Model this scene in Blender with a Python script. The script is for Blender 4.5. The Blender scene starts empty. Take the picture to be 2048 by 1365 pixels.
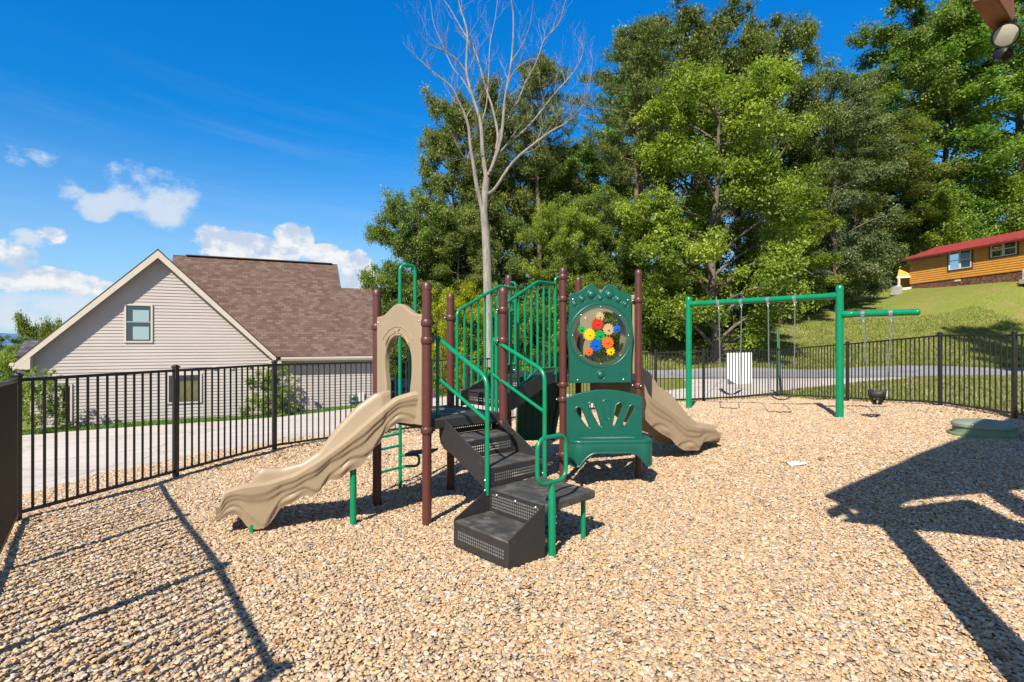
import bpy, bmesh, math, random
import numpy as np
from mathutils import Vector, Matrix

random.seed(7)
R = math.radians
scene = bpy.context.scene
COL = scene.collection

# ---------------------------------------------------------------- camera, sky, sun, exposure
FPX = 1100.0          # focal length in photo pixels (photo is 2048 wide)
CAMZ = 1.78
cam_d = bpy.data.cameras.new('camera')
cam_d.sensor_width = 36.0
cam_d.lens = FPX / 2048.0 * 36.0
cam_d.clip_start = 0.05
cam_d.clip_end = 12000.0
cam = bpy.data.objects.new('camera', cam_d)
COL.objects.link(cam)
cam.location = (0, 0, CAMZ)
cam.rotation_euler = (R(90), 0, 0)
scene.camera = cam

SUN_AZ, SUN_EL = 21.0, 43.0      # the light travels towards this azimuth (from +Y to +X)
LDIR = Vector((math.sin(R(SUN_AZ)) * math.cos(R(SUN_EL)), math.cos(R(SUN_AZ)) * math.cos(R(SUN_EL)), -math.sin(R(SUN_EL))))
sun_d = bpy.data.lights.new('sun', 'SUN')
sun_d.energy = 4.6
sun_d.angle = R(0.5)
sun_d.color = (1.0, 0.93, 0.80)
sun = bpy.data.objects.new('sun', sun_d)
COL.objects.link(sun)
sun.rotation_euler = LDIR.to_track_quat('-Z', 'Y').to_euler()
sun.location = (-10, -20, 30)

scene.view_settings.view_transform = 'Standard'
scene.view_settings.look = 'None'
scene.view_settings.exposure = 0.85
scene.view_settings.gamma = 1.0
scene.view_settings.use_curve_mapping = False
scene.render.film_transparent = False
scene.cycles.use_denoising = True
scene.cycles.max_bounces = 6
scene.cycles.transparent_max_bounces = 12
scene.cycles.diffuse_bounces = 3
scene.cycles.glossy_bounces = 3
scene.cycles.transmission_bounces = 5

world = bpy.data.worlds.new('World')
scene.world = world
world.use_nodes = True


class NT:
    """small helper to write node trees"""
    def __init__(self, tree):
        self.t = tree
        tree.nodes.clear()

    def n(self, typ, ins=None, **kw):
        nd = self.t.nodes.new(typ)
        for k, v in kw.items():
            setattr(nd, k, v)
        for k, v in (ins or {}).items():
            s = nd.inputs[k]
            if isinstance(v, bpy.types.NodeSocket):
                self.t.links.new(v, s)
            else:
                s.default_value = v
        return nd

    def math(self, op, a, b=0.0, c=None, clamp=False):
        nd = self.n('ShaderNodeMath', operation=op, use_clamp=clamp)
        for i, v in enumerate((a, b) if c is None else (a, b, c)):
            if isinstance(v, bpy.types.NodeSocket):
                self.t.links.new(v, nd.inputs[i])
            else:
                nd.inputs[i].default_value = v
        return nd.outputs[0]

    def mix(self, f, a, b, blend='MIX'):
        nd = self.n('ShaderNodeMix', data_type='RGBA', blend_type=blend)
        for idx, v in ((0, f), (6, a), (7, b)):
            if isinstance(v, bpy.types.NodeSocket):
                self.t.links.new(v, nd.inputs[idx])
            else:
                nd.inputs[idx].default_value = v if idx == 0 else (tuple(v) + (1,) if len(v) == 3 else v)
        return nd.outputs[2]

    def ramp(self, f, stops, interp='LINEAR'):
        nd = self.n('ShaderNodeValToRGB')
        cr = nd.color_ramp
        cr.interpolation = interp
        while len(cr.elements) < len(stops):
            cr.elements.new(0.5)
        for e, (p, c) in zip(cr.elements, stops):
            e.position = p
            e.color = tuple(c) + (1,) if len(c) == 3 else c
        self.t.links.new(f, nd.inputs[0])
        return nd.outputs[0]

    def sstep(self, v, lo, hi):
        nd = self.n('ShaderNodeMapRange', interpolation_type='SMOOTHSTEP')
        self.t.links.new(v, nd.inputs[0])
        nd.inputs[1].default_value = lo
        nd.inputs[2].default_value = hi
        return nd.outputs[0]

    def noise(self, vec, scale, detail=4, rough=0.55, out=0, dist=0.0):
        nd = self.n('ShaderNodeTexNoise', {'Scale': scale, 'Detail': detail, 'Roughness': rough, 'Distortion': dist})
        if vec is not None:
            self.t.links.new(vec, nd.inputs['Vector'])
        return nd.outputs[out]

    def link(self, a, b):
        self.t.links.new(a, b)


def build_sky():
    t = NT(world.node_tree)
    sky = t.n('ShaderNodeTexSky', sky_type='NISHITA', sun_disc=False, sun_elevation=R(SUN_EL),
              sun_rotation=R(180 + SUN_AZ), altitude=300.0, air_density=1.0, dust_density=0.35, ozone_density=3.0)
    tc = t.n('ShaderNodeTexCoord')
    d = tc.outputs['Generated']
    sep = t.n('ShaderNodeSeparateXYZ', {0: d})
    x, y, z = sep.outputs
    az = t.math('ARCTAN2', x, y)
    el = t.math('ARCSINE', z)
    # a clear, saturated late-summer blue
    hs = t.n('ShaderNodeHueSaturation', {'Hue': 0.497, 'Saturation': 1.32, 'Value': 1.0, 'Color': sky.outputs[0]})
    grade = t.ramp(t.math('DIVIDE', el, 0.7, clamp=True), [(0.0, (1.0, 1.31, 1.55)), (.22, (.85, 1.36, 1.60)), (.5, (.22, 1.44, 1.86)), (.85, (.05, 1.62, 2.25))])
    sdir = -LDIR
    sund = t.n('ShaderNodeVectorMath', {0: d, 1: tuple(sdir)}, operation='DOT_PRODUCT').outputs['Value']
    sunside = t.sstep(sund, .02, .55)
    blue = t.mix(1.0, hs.outputs[0], grade, 'MULTIPLY')
    blue = t.mix(t.math('MULTIPLY', sunside, .55), blue, sky.outputs[0])      # the sky is paler on the sun's side
    # cumulus: soft ellipses of azimuth / elevation broken up by noise
    vec = t.n('ShaderNodeCombineXYZ', {0: az, 1: t.math('MULTIPLY', el, 1.25), 2: 0.37}).outputs[0]
    n1 = t.noise(vec, 13.0, 9, 0.62)
    n2 = t.noise(vec, 4.2, 5, 0.6)
    wv = t.n('ShaderNodeVectorMath', {0: vec, 1: (0.011, -0.016, 0.0)}, operation='ADD').outputs[0]
    n1s = t.noise(wv, 13.0, 9, 0.62)

    def blob(px, py, w, h, amp=1.0):
        ax = (px - 1024) / FPX
        a0 = math.atan(ax)
        e0 = math.atan((683 - py) / FPX * math.cos(a0))
        sw = w / FPX * math.cos(a0) ** 2
        sh = h / FPX * math.cos(a0)
        u = t.math('DIVIDE', t.math('SUBTRACT', az, a0), sw)
        v = t.math('DIVIDE', t.math('SUBTRACT', el, e0), sh)
        r2 = t.math('ADD', t.math('MULTIPLY', u, u), t.math('MULTIPLY', v, v))
        g = t.math('SUBTRACT', 1.0, r2, clamp=True)
        return t.math('MULTIPLY', g, amp)

    def cloud(blobs, lo, hi, k=2.2):
        s = None
        for b in blobs:
            v = blob(*b)
            s = v if s is None else t.math('MAXIMUM', s, v)
        dens = t.math('ADD', s, t.math('MULTIPLY', t.math('SUBTRACT', n1, 0.5), k))
        dens = t.math('MULTIPLY', dens, t.sstep(s, 0.0, 0.18))
        return t.sstep(dens, lo, hi), s

    crisp, sc = cloud([(440, 488, 95, 46), (505, 492, 80, 34), (585, 478, 48, 52), (560, 500, 95, 28), (655, 520, 62, 34),
                       (712, 555, 45, 60), (25, 515, 62, 42, .9), (90, 562, 115, 32, .85), (180, 572, 70, 26, .8), (20, 560, 80, 30, .8),
                       (105, 470, 40, 26, .75), (760, 600, 60, 30), (-160, 500, 160, 80), (960, 640, 160, 40)], 0.20, 0.58, 3.0)
    soft, ss = cloud([(300, 390, 120, 74), (195, 412, 58, 38), (140, 380, 46, 30), (20, 318, 70, 34, .62), (100, 322, 70, 26, .55),
                      (60, 478, 50, 24), (120, 620, 260, 50), (240, 612, 120, 36), (30, 640, 200, 26), (330, 430, 80, 40),
                      (620, 560, 240, 50)], 0.30, 1.05, 3.6)
    # thin streaks of cirrus over the middle of the view
    st = t.n('ShaderNodeCombineXYZ', {0: t.math('MULTIPLY', t.math('ADD', az, t.math('MULTIPLY', el, 1.1)), 1.3),
                                      1: t.math('MULTIPLY', t.math('SUBTRACT', el, t.math('MULTIPLY', az, -0.12)), 15.0), 2: 1.7}).outputs[0]
    cirrus = t.math('MULTIPLY', t.sstep(t.noise(st, 1.6, 5, 0.6), 0.50, 0.85), t.math('MULTIPLY', t.sstep(el, 0.50, 0.10), 0.22))
    shade = t.sstep(t.math('SUBTRACT', n1, n1s), -0.09, 0.10)
    ccol = t.mix(shade, (5.6, 6.6, 8.2), (9.4, 9.4, 9.3))
    scol = t.mix(n2, (6.2, 7.2, 8.6), (8.6, 8.8, 9.0))
    c = t.mix(cirrus, blue, (6.0, 7.2, 8.8))
    # pale air close to the horizon
    pale = t.math('MULTIPLY', t.sstep(el, 0.36, -0.02), 0.58)
    c = t.mix(pale, c, (4.6, 6.6, 9.2))
    # white cloud added out of view behind the viewer, to fill the shade
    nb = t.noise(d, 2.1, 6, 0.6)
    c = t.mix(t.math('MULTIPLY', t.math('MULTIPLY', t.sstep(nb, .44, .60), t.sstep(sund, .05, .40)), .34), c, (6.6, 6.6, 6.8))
    c = t.mix(t.math('MULTIPLY', soft, 0.78), c, scol)
    c = t.mix(t.math('MULTIPLY', crisp, 0.95), c, ccol)
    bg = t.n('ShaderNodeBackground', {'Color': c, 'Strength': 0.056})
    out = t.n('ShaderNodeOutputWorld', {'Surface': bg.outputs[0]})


build_sky()

# ---------------------------------------------------------------- mesh helpers
def tag(o, label=None, cat=None, group=None, kind=None):
    if label: o['label'] = label
    if cat: o['category'] = cat
    if group: o['group'] = group
    if kind: o['kind'] = kind
    return o


def thing(name, loc, label, cat, group=None, kind=None):
    o = bpy.data.objects.new(name, None)
    o.empty_display_size = 0.2
    COL.objects.link(o)
    o.location = loc
    return tag(o, label, cat, group, kind)


def frame_from(d):
    d = Vector(d).normalized()
    a = Vector((0, 0, 1)) if abs(d.z) < 0.95 else Vector((1, 0, 0))
    u = a.cross(d).normalized()
    return u, d.cross(u).normalized()


class MB:
    def __init__(self):
        self.v, self.f, self.uv = [], [], None

    def add(self, verts, faces):
        o = len(self.v)
        self.v.extend([tuple(p) for p in verts])
        self.f.extend([tuple(i + o for i in fc) for fc in faces])
        return self

    def box(self, c, s, ax=(1, 0, 0), ay=None):
        """box centred at c with sizes s along ax, ay and z"""
        ax = Vector(ax).normalized()
        if ay is None:
            ay = Vector((-ax.y, ax.x, 0)).normalized()
        else:
            ay = Vector(ay).normalized()
        az = ax.cross(ay).normalized()
        c = Vector(c)
        vs = []
        for k in (-.5, .5):
            for j in (-.5, .5):
                for i in (-.5, .5):
                    vs.append(c + ax * s[0] * i + ay * s[1] * j + az * s[2] * k)
        return self.add(vs, [(0, 2, 3, 1), (4, 5, 7, 6), (0, 1, 5, 4), (2, 6, 7, 3), (0, 4, 6, 2), (1, 3, 7, 5)])

    def bar(self, p, q, w, h=None):
        """square bar from p to q"""
        h = h or w
        p, q = Vector(p), Vector(q)
        d = (q - p)
        L = d.length
        d.normalize()
        if abs(d.z) > .95:
            u = Vector((1, 0, 0)); v = d.cross(u).normalized()
        else:
            u = Vector((d.y, -d.x, 0)).normalized(); v = d.cross(u).normalized()
        vs = []
        for e in (p, q):
            for a, b in ((-1, -1), (1, -1), (1, 1), (-1, 1)):
                vs.append(e + u * (a * w / 2) + v * (b * h / 2))
        return self.add(vs, [(3, 2, 1, 0), (4, 5, 6, 7), (0, 1, 5, 4), (1, 2, 6, 5), (2, 3, 7, 6), (3, 0, 4, 7)])

    def tube(self, pts, r, seg=12, closed=False, caps=True):
        pts = [Vector(p) for p in pts]
        n = len(pts)
        rs = r if isinstance(r, (list, tuple)) else [r] * n
        rings = []
        prev = None
        for i, p in enumerate(pts):
            if closed:
                d = pts[(i + 1) % n] - pts[i - 1]
            else:
                d = pts[min(i + 1, n - 1)] - pts[max(i - 1, 0)]
            d.normalize()
            if prev is None:
                u, v = frame_from(d)
            else:
                u = prev - d * prev.dot(d)
                if u.length < 1e-5:
                    u, _ = frame_from(d)
                u.normalize()
                v = d.cross(u).normalized()
            prev = u
            rings.append([p + u * (rs[i] * math.cos(2 * math.pi * k / seg)) + v * (rs[i] * math.sin(2 * math.pi * k / seg)) for k in range(seg)])
        vs = [q for ring in rings for q in ring]
        fs = []
        m = n if closed else n - 1
        for i in range(m):
            a, b = i * seg, ((i + 1) % n) * seg
            for k in range(seg):
                k2 = (k + 1) % seg
                fs.append((a + k, a + k2, b + k2, b + k))
        if not closed and caps:
            fs.append(tuple(range(seg - 1, -1, -1)))
            fs.append(tuple((n - 1) * seg + k for k in range(seg)))
        return self.add(vs, fs)

    def lathe(self, base, prof, seg=20, axis=(0, 0, 1), caps=True):
        """prof: list of (radius, height along axis)"""
        d = Vector(axis).normalized()
        u, v = frame_from(d)
        base = Vector(base)
        vs, fs = [], []
        for r, h in prof:
            for k in range(seg):
                a = 2 * math.pi * k / seg
                vs.append(base + d * h + u * (r * math.cos(a)) + v * (r * math.sin(a)))
        for i in range(len(prof) - 1):
            for k in range(seg):
                k2 = (k + 1) % seg
                fs.append((i * seg + k, i * seg + k2, (i + 1) * seg + k2, (i + 1) * seg + k))
        if caps:
            if prof[0][0] > 1e-4: fs.append(tuple(range(seg - 1, -1, -1)))
            if prof[-1][0] > 1e-4: fs.append(tuple((len(prof) - 1) * seg + k for k in range(seg)))
        return self.add(vs, fs)

    def dome(self, c, r, axis, h=None, seg=16):
        h = h or r
        prof = [(r * math.cos(a), h * math.sin(a)) for a in [i * math.pi / 2 / 6 for i in range(7)]]
        prof[-1] = (0.0005, h)
        return self.lathe(c, prof, seg, axis)

    def plate(self, outer, holes, o, u, v, n, t):
        """flat plate with holes: outline in (u,v), thickness t along n, front face at o"""
        bm = bmesh.new()
        o, u, v, n = Vector(o), Vector(u), Vector(v), Vector(n)
        edges = []
        for loop in [outer] + list(holes):
            vv = [bm.verts.new(o + u * a + v * b) for a, b in loop]
            for i in range(len(vv)):
                edges.append(bm.edges.new((vv[i], vv[(i + 1) % len(vv)])))
        bmesh.ops.triangle_fill(bm, edges=edges, use_beauty=True)
        # drop triangles that fell inside a hole
        def inside(pt, loop):
            c = False
            for i in range(len(loop)):
                x1, y1 = loop[i]; x2, y2 = loop[i - 1]
                if (y1 > pt[1]) != (y2 > pt[1]) and pt[0] < (x2 - x1) * (pt[1] - y1) / (y2 - y1) + x1:
                    c = not c
            return c
        kill = []
        for fc in bm.faces:
            cc = fc.calc_center_median() - o
            q = (cc.dot(u) / u.length_squared, cc.dot(v) / v.length_squared)
            if any(inside(q, h) for h in holes) or not inside(q, outer):
                kill.append(fc)
        bmesh.ops.delete(bm, geom=kill, context='FACES_ONLY')
        bmesh.ops.recalc_face_normals(bm, faces=bm.faces)
        r = bmesh.ops.extrude_face_region(bm, geom=list(bm.faces))
        vs = [g for g in r['geom'] if isinstance(g, bmesh.types.BMVert)]
        bmesh.ops.translate(bm, verts=vs, vec=n * t)
        bmesh.ops.recalc_face_normals(bm, faces=bm.faces)
        bm.verts.index_update()
        self.add([p.co for p in bm.verts], [[q.index for q in fc.verts] for fc in bm.faces])
        bm.free()
        return self

    def build(self, name, mat, parent=None, smooth=35, bevel=0.0, bseg=2, label=None, local=False, solid=0.0, subsurf=0):
        me = bpy.data.meshes.new(name)
        me.from_pydata(self.v, [], self.f)
        bm = bmesh.new()
        bm.from_mesh(me)
        bmesh.ops.recalc_face_normals(bm, faces=bm.faces)
        bm.to_mesh(me)
        bm.free()
        if smooth:
            me.polygons.foreach_set('use_smooth', [True] * len(me.polygons))
            me.set_sharp_from_angle(angle=R(smooth))
        if mat: me.materials.append(mat)
        o = bpy.data.objects.new(name, me)
        COL.objects.link(o)
        if parent is not None:
            o.parent = parent
            if not local:
                w = Vector((0, 0, 0))
                p = parent
                while p is not None:
                    w += Vector(p.location); p = p.parent
                o.location = -w
        if solid:
            m = o.modifiers.new('solid', 'SOLIDIFY'); m.thickness = solid; m.offset = 0
        if bevel:
            m = o.modifiers.new('bevel', 'BEVEL'); m.width = bevel; m.segments = bseg
            m.limit_method = 'ANGLE'; m.angle_limit = R(40); m.harden_normals = False
        if subsurf:
            m = o.modifiers.new('sub', 'SUBSURF'); m.levels = subsurf; m.render_levels = subsurf
        if label: o['label'] = label
        return o


def bend(pts, rad=0.06, n=5):
    """round the inner corners of a polyline"""
    pts = [Vector(p) for p in pts]
    out = [pts[0]]
    for i in range(1, len(pts) - 1):
        a, b, c = pts[i - 1], pts[i], pts[i + 1]
        r = min(rad, (a - b).length * .45, (c - b).length * .45)
        p0 = b + (a - b).normalized() * r
        p1 = b + (c - b).normalized() * r
        for k in range(n + 1):
            t = k / n
            out.append(p0 * (1 - t) ** 2 + b * 2 * t * (1 - t) + p1 * t * t)
    out.append(pts[-1])
    return out


def px3(px, py, Y):
    """world point that the photo shows at pixel (px,py) if it stands Y metres ahead"""
    return Vector(((px - 1024) / FPX * Y, Y, CAMZ - (py - 683) / FPX * Y))


# ---------------------------------------------------------------- materials
MATS = {}


def mat(name, col, rough=0.5, metal=0.0, var=0.0, vscale=6.0, bump=0.0, bscale=60.0, spec=0.5, coat=0.0, dirt=None, dscale=3.0, dlo=.5, dhi=.75):
    if name in MATS: return MATS[name]
    m = bpy.data.materials.new(name)
    m.use_nodes = True
    t = NT(m.node_tree)
    tc = t.n('ShaderNodeTexCoord').outputs['Object']
    b = t.n('ShaderNodeBsdfPrincipled', {'Roughness': rough, 'Metallic': metal, 'Specular IOR Level': spec, 'Coat Weight': coat})
    c = None
    if var:
        n = t.noise(tc, vscale, 5, 0.6)
        lo = tuple(max(0, x * (1 - var)) for x in col)
        hi = tuple(min(1, x * (1 + var)) for x in col)
        c = t.ramp(n, [(0.25, lo), (0.75, hi)])
    if dirt:
        n = t.sstep(t.noise(tc, dscale, 8, 0.68), dlo, dhi)
        c = t.mix(n, c if c is not None else col, dirt)
    if c is not None:
        t.link(c, b.inputs['Base Color'])
    else:
        b.inputs['Base Color'].default_value = tuple(col) + (1,)
    if bump:
        bn = t.n('ShaderNodeBump', {'Strength': bump, 'Distance': 0.01, 'Height': t.noise(tc, bscale, 5, 0.6)})
        t.link(bn.outputs[0], b.inputs['Normal'])
    t.n('ShaderNodeOutputMaterial', {'Surface': b.outputs[0]})
    MATS[name] = m
    return m


def M_green():   return mat('green_powder_coat', (0.0, 0.195, 0.085), 0.30, var=.10, vscale=9, spec=.5, dirt=(0.03, 0.26, 0.13), dscale=14, dlo=.62, dhi=.8)
def M_brown():   return mat('maroon_powder_coat', (0.088, 0.027, 0.021), 0.40, var=.10, vscale=14, bump=.06, bscale=240, dirt=(0.17, 0.075, 0.06), dscale=22, dlo=.6, dhi=.85)
def M_tan():     return mat('tan_moulded_plastic', (0.305, 0.225, 0.142), 0.40, var=.06, vscale=4, bump=.04, bscale=260, dirt=(0.235, 0.168, 0.102), dscale=5, dlo=.6, dhi=.9)
def M_teal():    return mat('teal_moulded_plastic', (0.0035, 0.085, 0.060), 0.38, var=.10, vscale=7, bump=.05, bscale=240, dirt=(0.03, 0.14, 0.11), dscale=9, dlo=.6, dhi=.9)
def M_black():   return mat('black_vinyl_coat', (0.026, 0.024, 0.024), 0.52, var=.2, vscale=18, bump=.35, bscale=190, dirt=(0.10, 0.09, 0.075), dscale=12, dlo=.6, dhi=.9)
def M_tread():   return mat('dusty_black_tread', (0.045, 0.043, 0.042), 0.55, var=.3, vscale=9, bump=.5, bscale=170, dirt=(0.17, 0.16, 0.145), dscale=7, dlo=.42, dhi=.80)
def M_fence():   return mat('black_fence_coat', (0.019, 0.0175, 0.0175), 0.38, var=.2, vscale=12, dirt=(.03, .027, .025), dscale=8, dlo=.6, dhi=.9)
def M_steel():   return mat('galvanised_steel', (0.62, 0.62, 0.62), 0.32, metal=.9, var=.12, vscale=60)
def M_bolt():    return mat('bolt_steel', (0.75, 0.74, 0.72), 0.25, metal=.9)
# ---------------------------------------------------------------- terrain
CTRL = np.array([
    (-4.77, 5.3, .0), (-4.28, 7.0, .0), (-3.78, 8.75, .0), (-2.5, 10.25, -.02), (-.9, 11.2, .0), (.67, 12.25, .02), (2.24, 13.3, .05),
    (3.85, 14.7, .07), (5.19, 14.8, .10), (7.67, 15.9, .12), (7.99, 13.1, .30), (8.25, 10.6, .48), (8.2, 9.0, .47), (6.1, 10.24, .30),
    (4.05, 12.6, .20), (2.6, 7.8, .15), (0, 6.2, 0), (.2, 4.2, .05), (3, 4, .08), (6, 5, .30), (0, 1.5, .06), (-2.6, 2.3, .16), (-3.7, 3.9, .05),
    (2.5, 1.5, .08), (1.55, 6.9, .0), (-1.2, 5.5, 0), (.7, 7.4, .0), (9, 5, .50), (-2.4, 4.9, .03), (0, -6, .05), (8, -4, .4), (-7, -3, .1),
    (-6.1, 10, -.35), (-4.15, 10.8, -.15), (-11.8, 19.3, -1.15), (-7.9, 20.5, -1.0), (-16.6, 18.4, -1.33), (-9.6, 21.8, -1.22), (-7.06, 23.25, -1.07),
    (-5.6, 25, -1.05), (-5.5, 28, -1.5), (-4, 36, -2.1), (-11, 8, -.7), (-10, 3, -.6), (-22, 14, -1.7), (-30, 30, -3.0), (-14, 30, -1.6), (-18, 45, -2.5), (-70, 60, -10),
    (0, 24, -.30), (-4, 27, -1.15), (4, 20, .0), (9, 20, .10), (14, 20, .25), (12, 14, .50), (14, 9, .7), (22, 18, .6), (30, 18, .9),
    (8, 25, .05), (8, 29.5, .15), (16, 25, .10), (16, 29.5, .22), (26, 25, .18), (26, 29.5, .30), (40, 25, .30), (40, 29.5, .45), (0, 29, -.5),
    (6.5, 33, .9), (12, 33, 1.05), (20.9, 33, 1.1), (27.8, 40, 2.8), (24, 44, 3.7), (17.3, 40, 2.6), (38.3, 55, 6.45), (39.6, 55, 6.95), (41, 44, 6.5),
    (33, 42, 3.6), (45, 38, 5.5), (40, 35, 2.2), (48, 60, 8.0), (40, 68, 8.5), (25, 58, 5.8), (10, 48, 3.0), (2, 41, .8), (-8, 42, -2.4), (0, 60, 2.5),
    (30, 90, 10), (90, 90, 14), (80, 30, 6), (60, 10, 3), (40, -40, 1), (-40, -40, -3), (-120, 0, -15), (0, 140, 4), (120, 160, 16),
    (-140, 140, -18), (0, 400, 0), (300, 300, 15), (-300, 300, -30), (300, 0, 8), (-300, 0, -25), (0, -200, 0), (-300, -200, -10), (300, -200, 5)], float)


def _rbf_fit():
    P = CTRL[:, :2]
    d = np.sqrt(((P[:, None] - P[None]) ** 2).sum(-1) + 1.5 ** 2)
    n = len(P)
    A = np.zeros((n + 3, n + 3))
    A[:n, :n] = d
    A[:n, n] = 1; A[:n, n + 1:] = P
    A[n, :n] = 1; A[n + 1:, :n] = P.T
    A[:n, :n] += np.eye(n) * -0.02
    return np.linalg.solve(A, np.concatenate([CTRL[:, 2], [0, 0, 0]]))


_W = _rbf_fit()


def Zv(x, y):
    x = np.asarray(x, float); y = np.asarray(y, float)
    out = np.full(x.shape, _W[-3]) + _W[-2] * x + _W[-1] * y
    for (cx, cy, _), w in zip(CTRL, _W):
        out += w * np.sqrt((x - cx) ** 2 + (y - cy) ** 2 + 2.25)
    return out


def Z(x, y):
    return float(Zv(np.array([x]), np.array([y]))[0])


def graded(a, b, step, lo, hi, grow=1.18):
    v = list(np.arange(a, b + 1e-6, step))
    s, p = step, b
    while p < hi:
        s *= grow; p += s; v.append(p)
    s, p = step, a
    while p > lo:
        s *= grow; p -= s; v.insert(0, p)
    return np.array(v)


GX = graded(-18, 44, .5, -900, 900)
GY = graded(-3, 60, .5, -300, 1500)


def ground_mat():
    m = bpy.data.materials.new('lawn_and_soil')
    m.use_nodes = True
    t = NT(m.node_tree)
    pos = t.n('ShaderNodeNewGeometry').outputs['Position']
    dirt = t.n('ShaderNodeAttribute', attribute_name='dirt').outputs['Fac']
    litter = t.n('ShaderNodeAttribute', attribute_name='litter').outputs['Fac']
    n1 = t.noise(pos, .55, 6, .62)
    n2 = t.noise(pos, 5.5, 6, .7)
    n3 = t.noise(pos, 34, 4, .7)
    g = t.ramp(n2, [(.22, (.105, .15, .026)), (.5, (.20, .24, .05)), (.80, (.32, .32, .10))])
    g = t.mix(t.sstep(n1, .42, .70), g, t.ramp(n2, [(.25, (.19, .175, .055)), (.8, (.34, .30, .12))]))
    g = t.mix(1.0, g, t.ramp(n3, [(.25, (.50, .55, .45)), (.62, (1.15, 1.12, 1.05))]), 'MULTIPLY')
    soil = t.ramp(n2, [(.25, (.22, .095, .035)), (.75, (.42, .225, .105))])
    k = t.sstep(t.math('ADD', dirt, t.math('MULTIPLY', t.math('SUBTRACT', n2, .5), 1.5)), .40, .72)
    g = t.mix(k, g, soil)
    lit = t.ramp(n3, [(.25, (.030, .020, .012)), (.7, (.11, .075, .045))])
    k2 = t.sstep(t.math('ADD', litter, t.math('MULTIPLY', t.math('SUBTRACT', n2, .5), .9)), .35, .65)
    g = t.mix(k2, g, lit)
    bh = t.math('ADD', n3, t.math('MULTIPLY', n2, 1.5))
    bp = t.n('ShaderNodeBump', {'Strength': .9, 'Distance': .06, 'Height': bh})
    b = t.n('ShaderNodeBsdfPrincipled', {'Base Color': g, 'Roughness': .95, 'Specular IOR Level': .1, 'Normal': bp.outputs[0]})
    t.n('ShaderNodeOutputMaterial', {'Surface': b.outputs[0]})
    return m


def build_ground():
    X, Y = np.meshgrid(GX, GY)
    Zg = Zv(X.ravel(), Y.ravel()).reshape(X.shape)
    nx = len(GX)
    vs = np.stack([X.ravel(), Y.ravel(), Zg.ravel()], 1)
    fs = []
    for j in range(len(GY) - 1):
        for i in range(nx - 1):
            fs.append((j * nx + i, j * nx + i + 1, (j + 1) * nx + i + 1, (j + 1) * nx + i))
    me = bpy.data.meshes.new('ground')
    me.from_pydata(vs.tolist(), [], fs)
    x, y = vs[:, 0], vs[:, 1]

    def spot(cx, cy, rx, ry, rot=0, a=1):
        c, s = math.cos(rot), math.sin(rot)
        u = ((x - cx) * c + (y - cy) * s) / rx
        v = (-(x - cx) * s + (y - cy) * c) / ry
        return a * np.exp(-(u * u + v * v))
    d = spot(12.5, 19.5, 5, .8, .05, .8) + spot(17, 20, 3, .6, 0, .6) + spot(17.5, 37.5, 2.6, 1.3, .5, .8) + spot(25, 43, 1.6, 1.0, .4, .7)
    d += spot(9.5, 17.8, 1.5, .5, .3, .4) + spot(8.9, 9.5, .45, 3.5, 0, .75) + spot(8.6, 13, .5, 3, .2, .4) + spot(7.5, 34, 5, 1.5, .2, .55) + spot(11, 31.4, 3, .8, 0, .35)
    d += spot(36, 41, 5, 1.0, .4, .35)
    # bare leaf litter below the wood
    edge = np.interp(x, [-30, -2, 6, 10, 14, 18, 24, 30, 38, 50], [34, 34, 35, 36.5, 38.5, 41.5, 46, 51, 60, 72])
    lit = np.clip((y - edge) / 3 + .5, 0, 1) * (x > -6)
    for nme, arr in (('dirt', d), ('litter', lit)):
        at = me.attributes.new(nme, 'FLOAT', 'POINT')
        at.data.foreach_set('value', arr.astype(np.float32))
    me.polygons.foreach_set('use_smooth', [True] * len(me.polygons))
    me.materials.append(ground_mat())
    o = bpy.data.objects.new('ground', me)
    COL.objects.link(o)
    return tag(o, kind='structure')


GROUND = build_ground()


def drape(name, poly, dz, material, step=None):
    """a sheet that follows the terrain, dz above it, cut along the terrain's own grid lines"""
    bm = bmesh.new()
    f = bm.faces.new([bm.verts.new((x, y, 0)) for x, y in poly])
    xs = [p[0] for p in poly]; ys = [p[1] for p in poly]
    for g, ax in ((GX, 0), (GY, 1)):
        lo, hi = (min(xs), max(xs)) if ax == 0 else (min(ys), max(ys))
        for c in g:
            if lo < c < hi:
                no = (1, 0, 0) if ax == 0 else (0, 1, 0)
                bmesh.ops.bisect_plane(bm, geom=bm.verts[:] + bm.edges[:] + bm.faces[:], plane_co=(c, c, 0), plane_no=no)
    co = np.array([v.co[:] for v in bm.verts])
    z = Zv(co[:, 0], co[:, 1]) + dz
    for v, zz in zip(bm.verts, z):
        v.co.z = zz
    bmesh.ops.recalc_face_normals(bm, faces=bm.faces)
    if sum(fc.normal.z for fc in bm.faces) < 0:
        bmesh.ops.reverse_faces(bm, faces=bm.faces)
    me = bpy.data.meshes.new(name)
    bm.to_mesh(me); bm.free()
    me.polygons.foreach_set('use_smooth', [True] * len(me.polygons))
    me.materials.append(material)
    o = bpy.data.objects.new(name, me)
    COL.objects.link(o)
    return o


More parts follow.
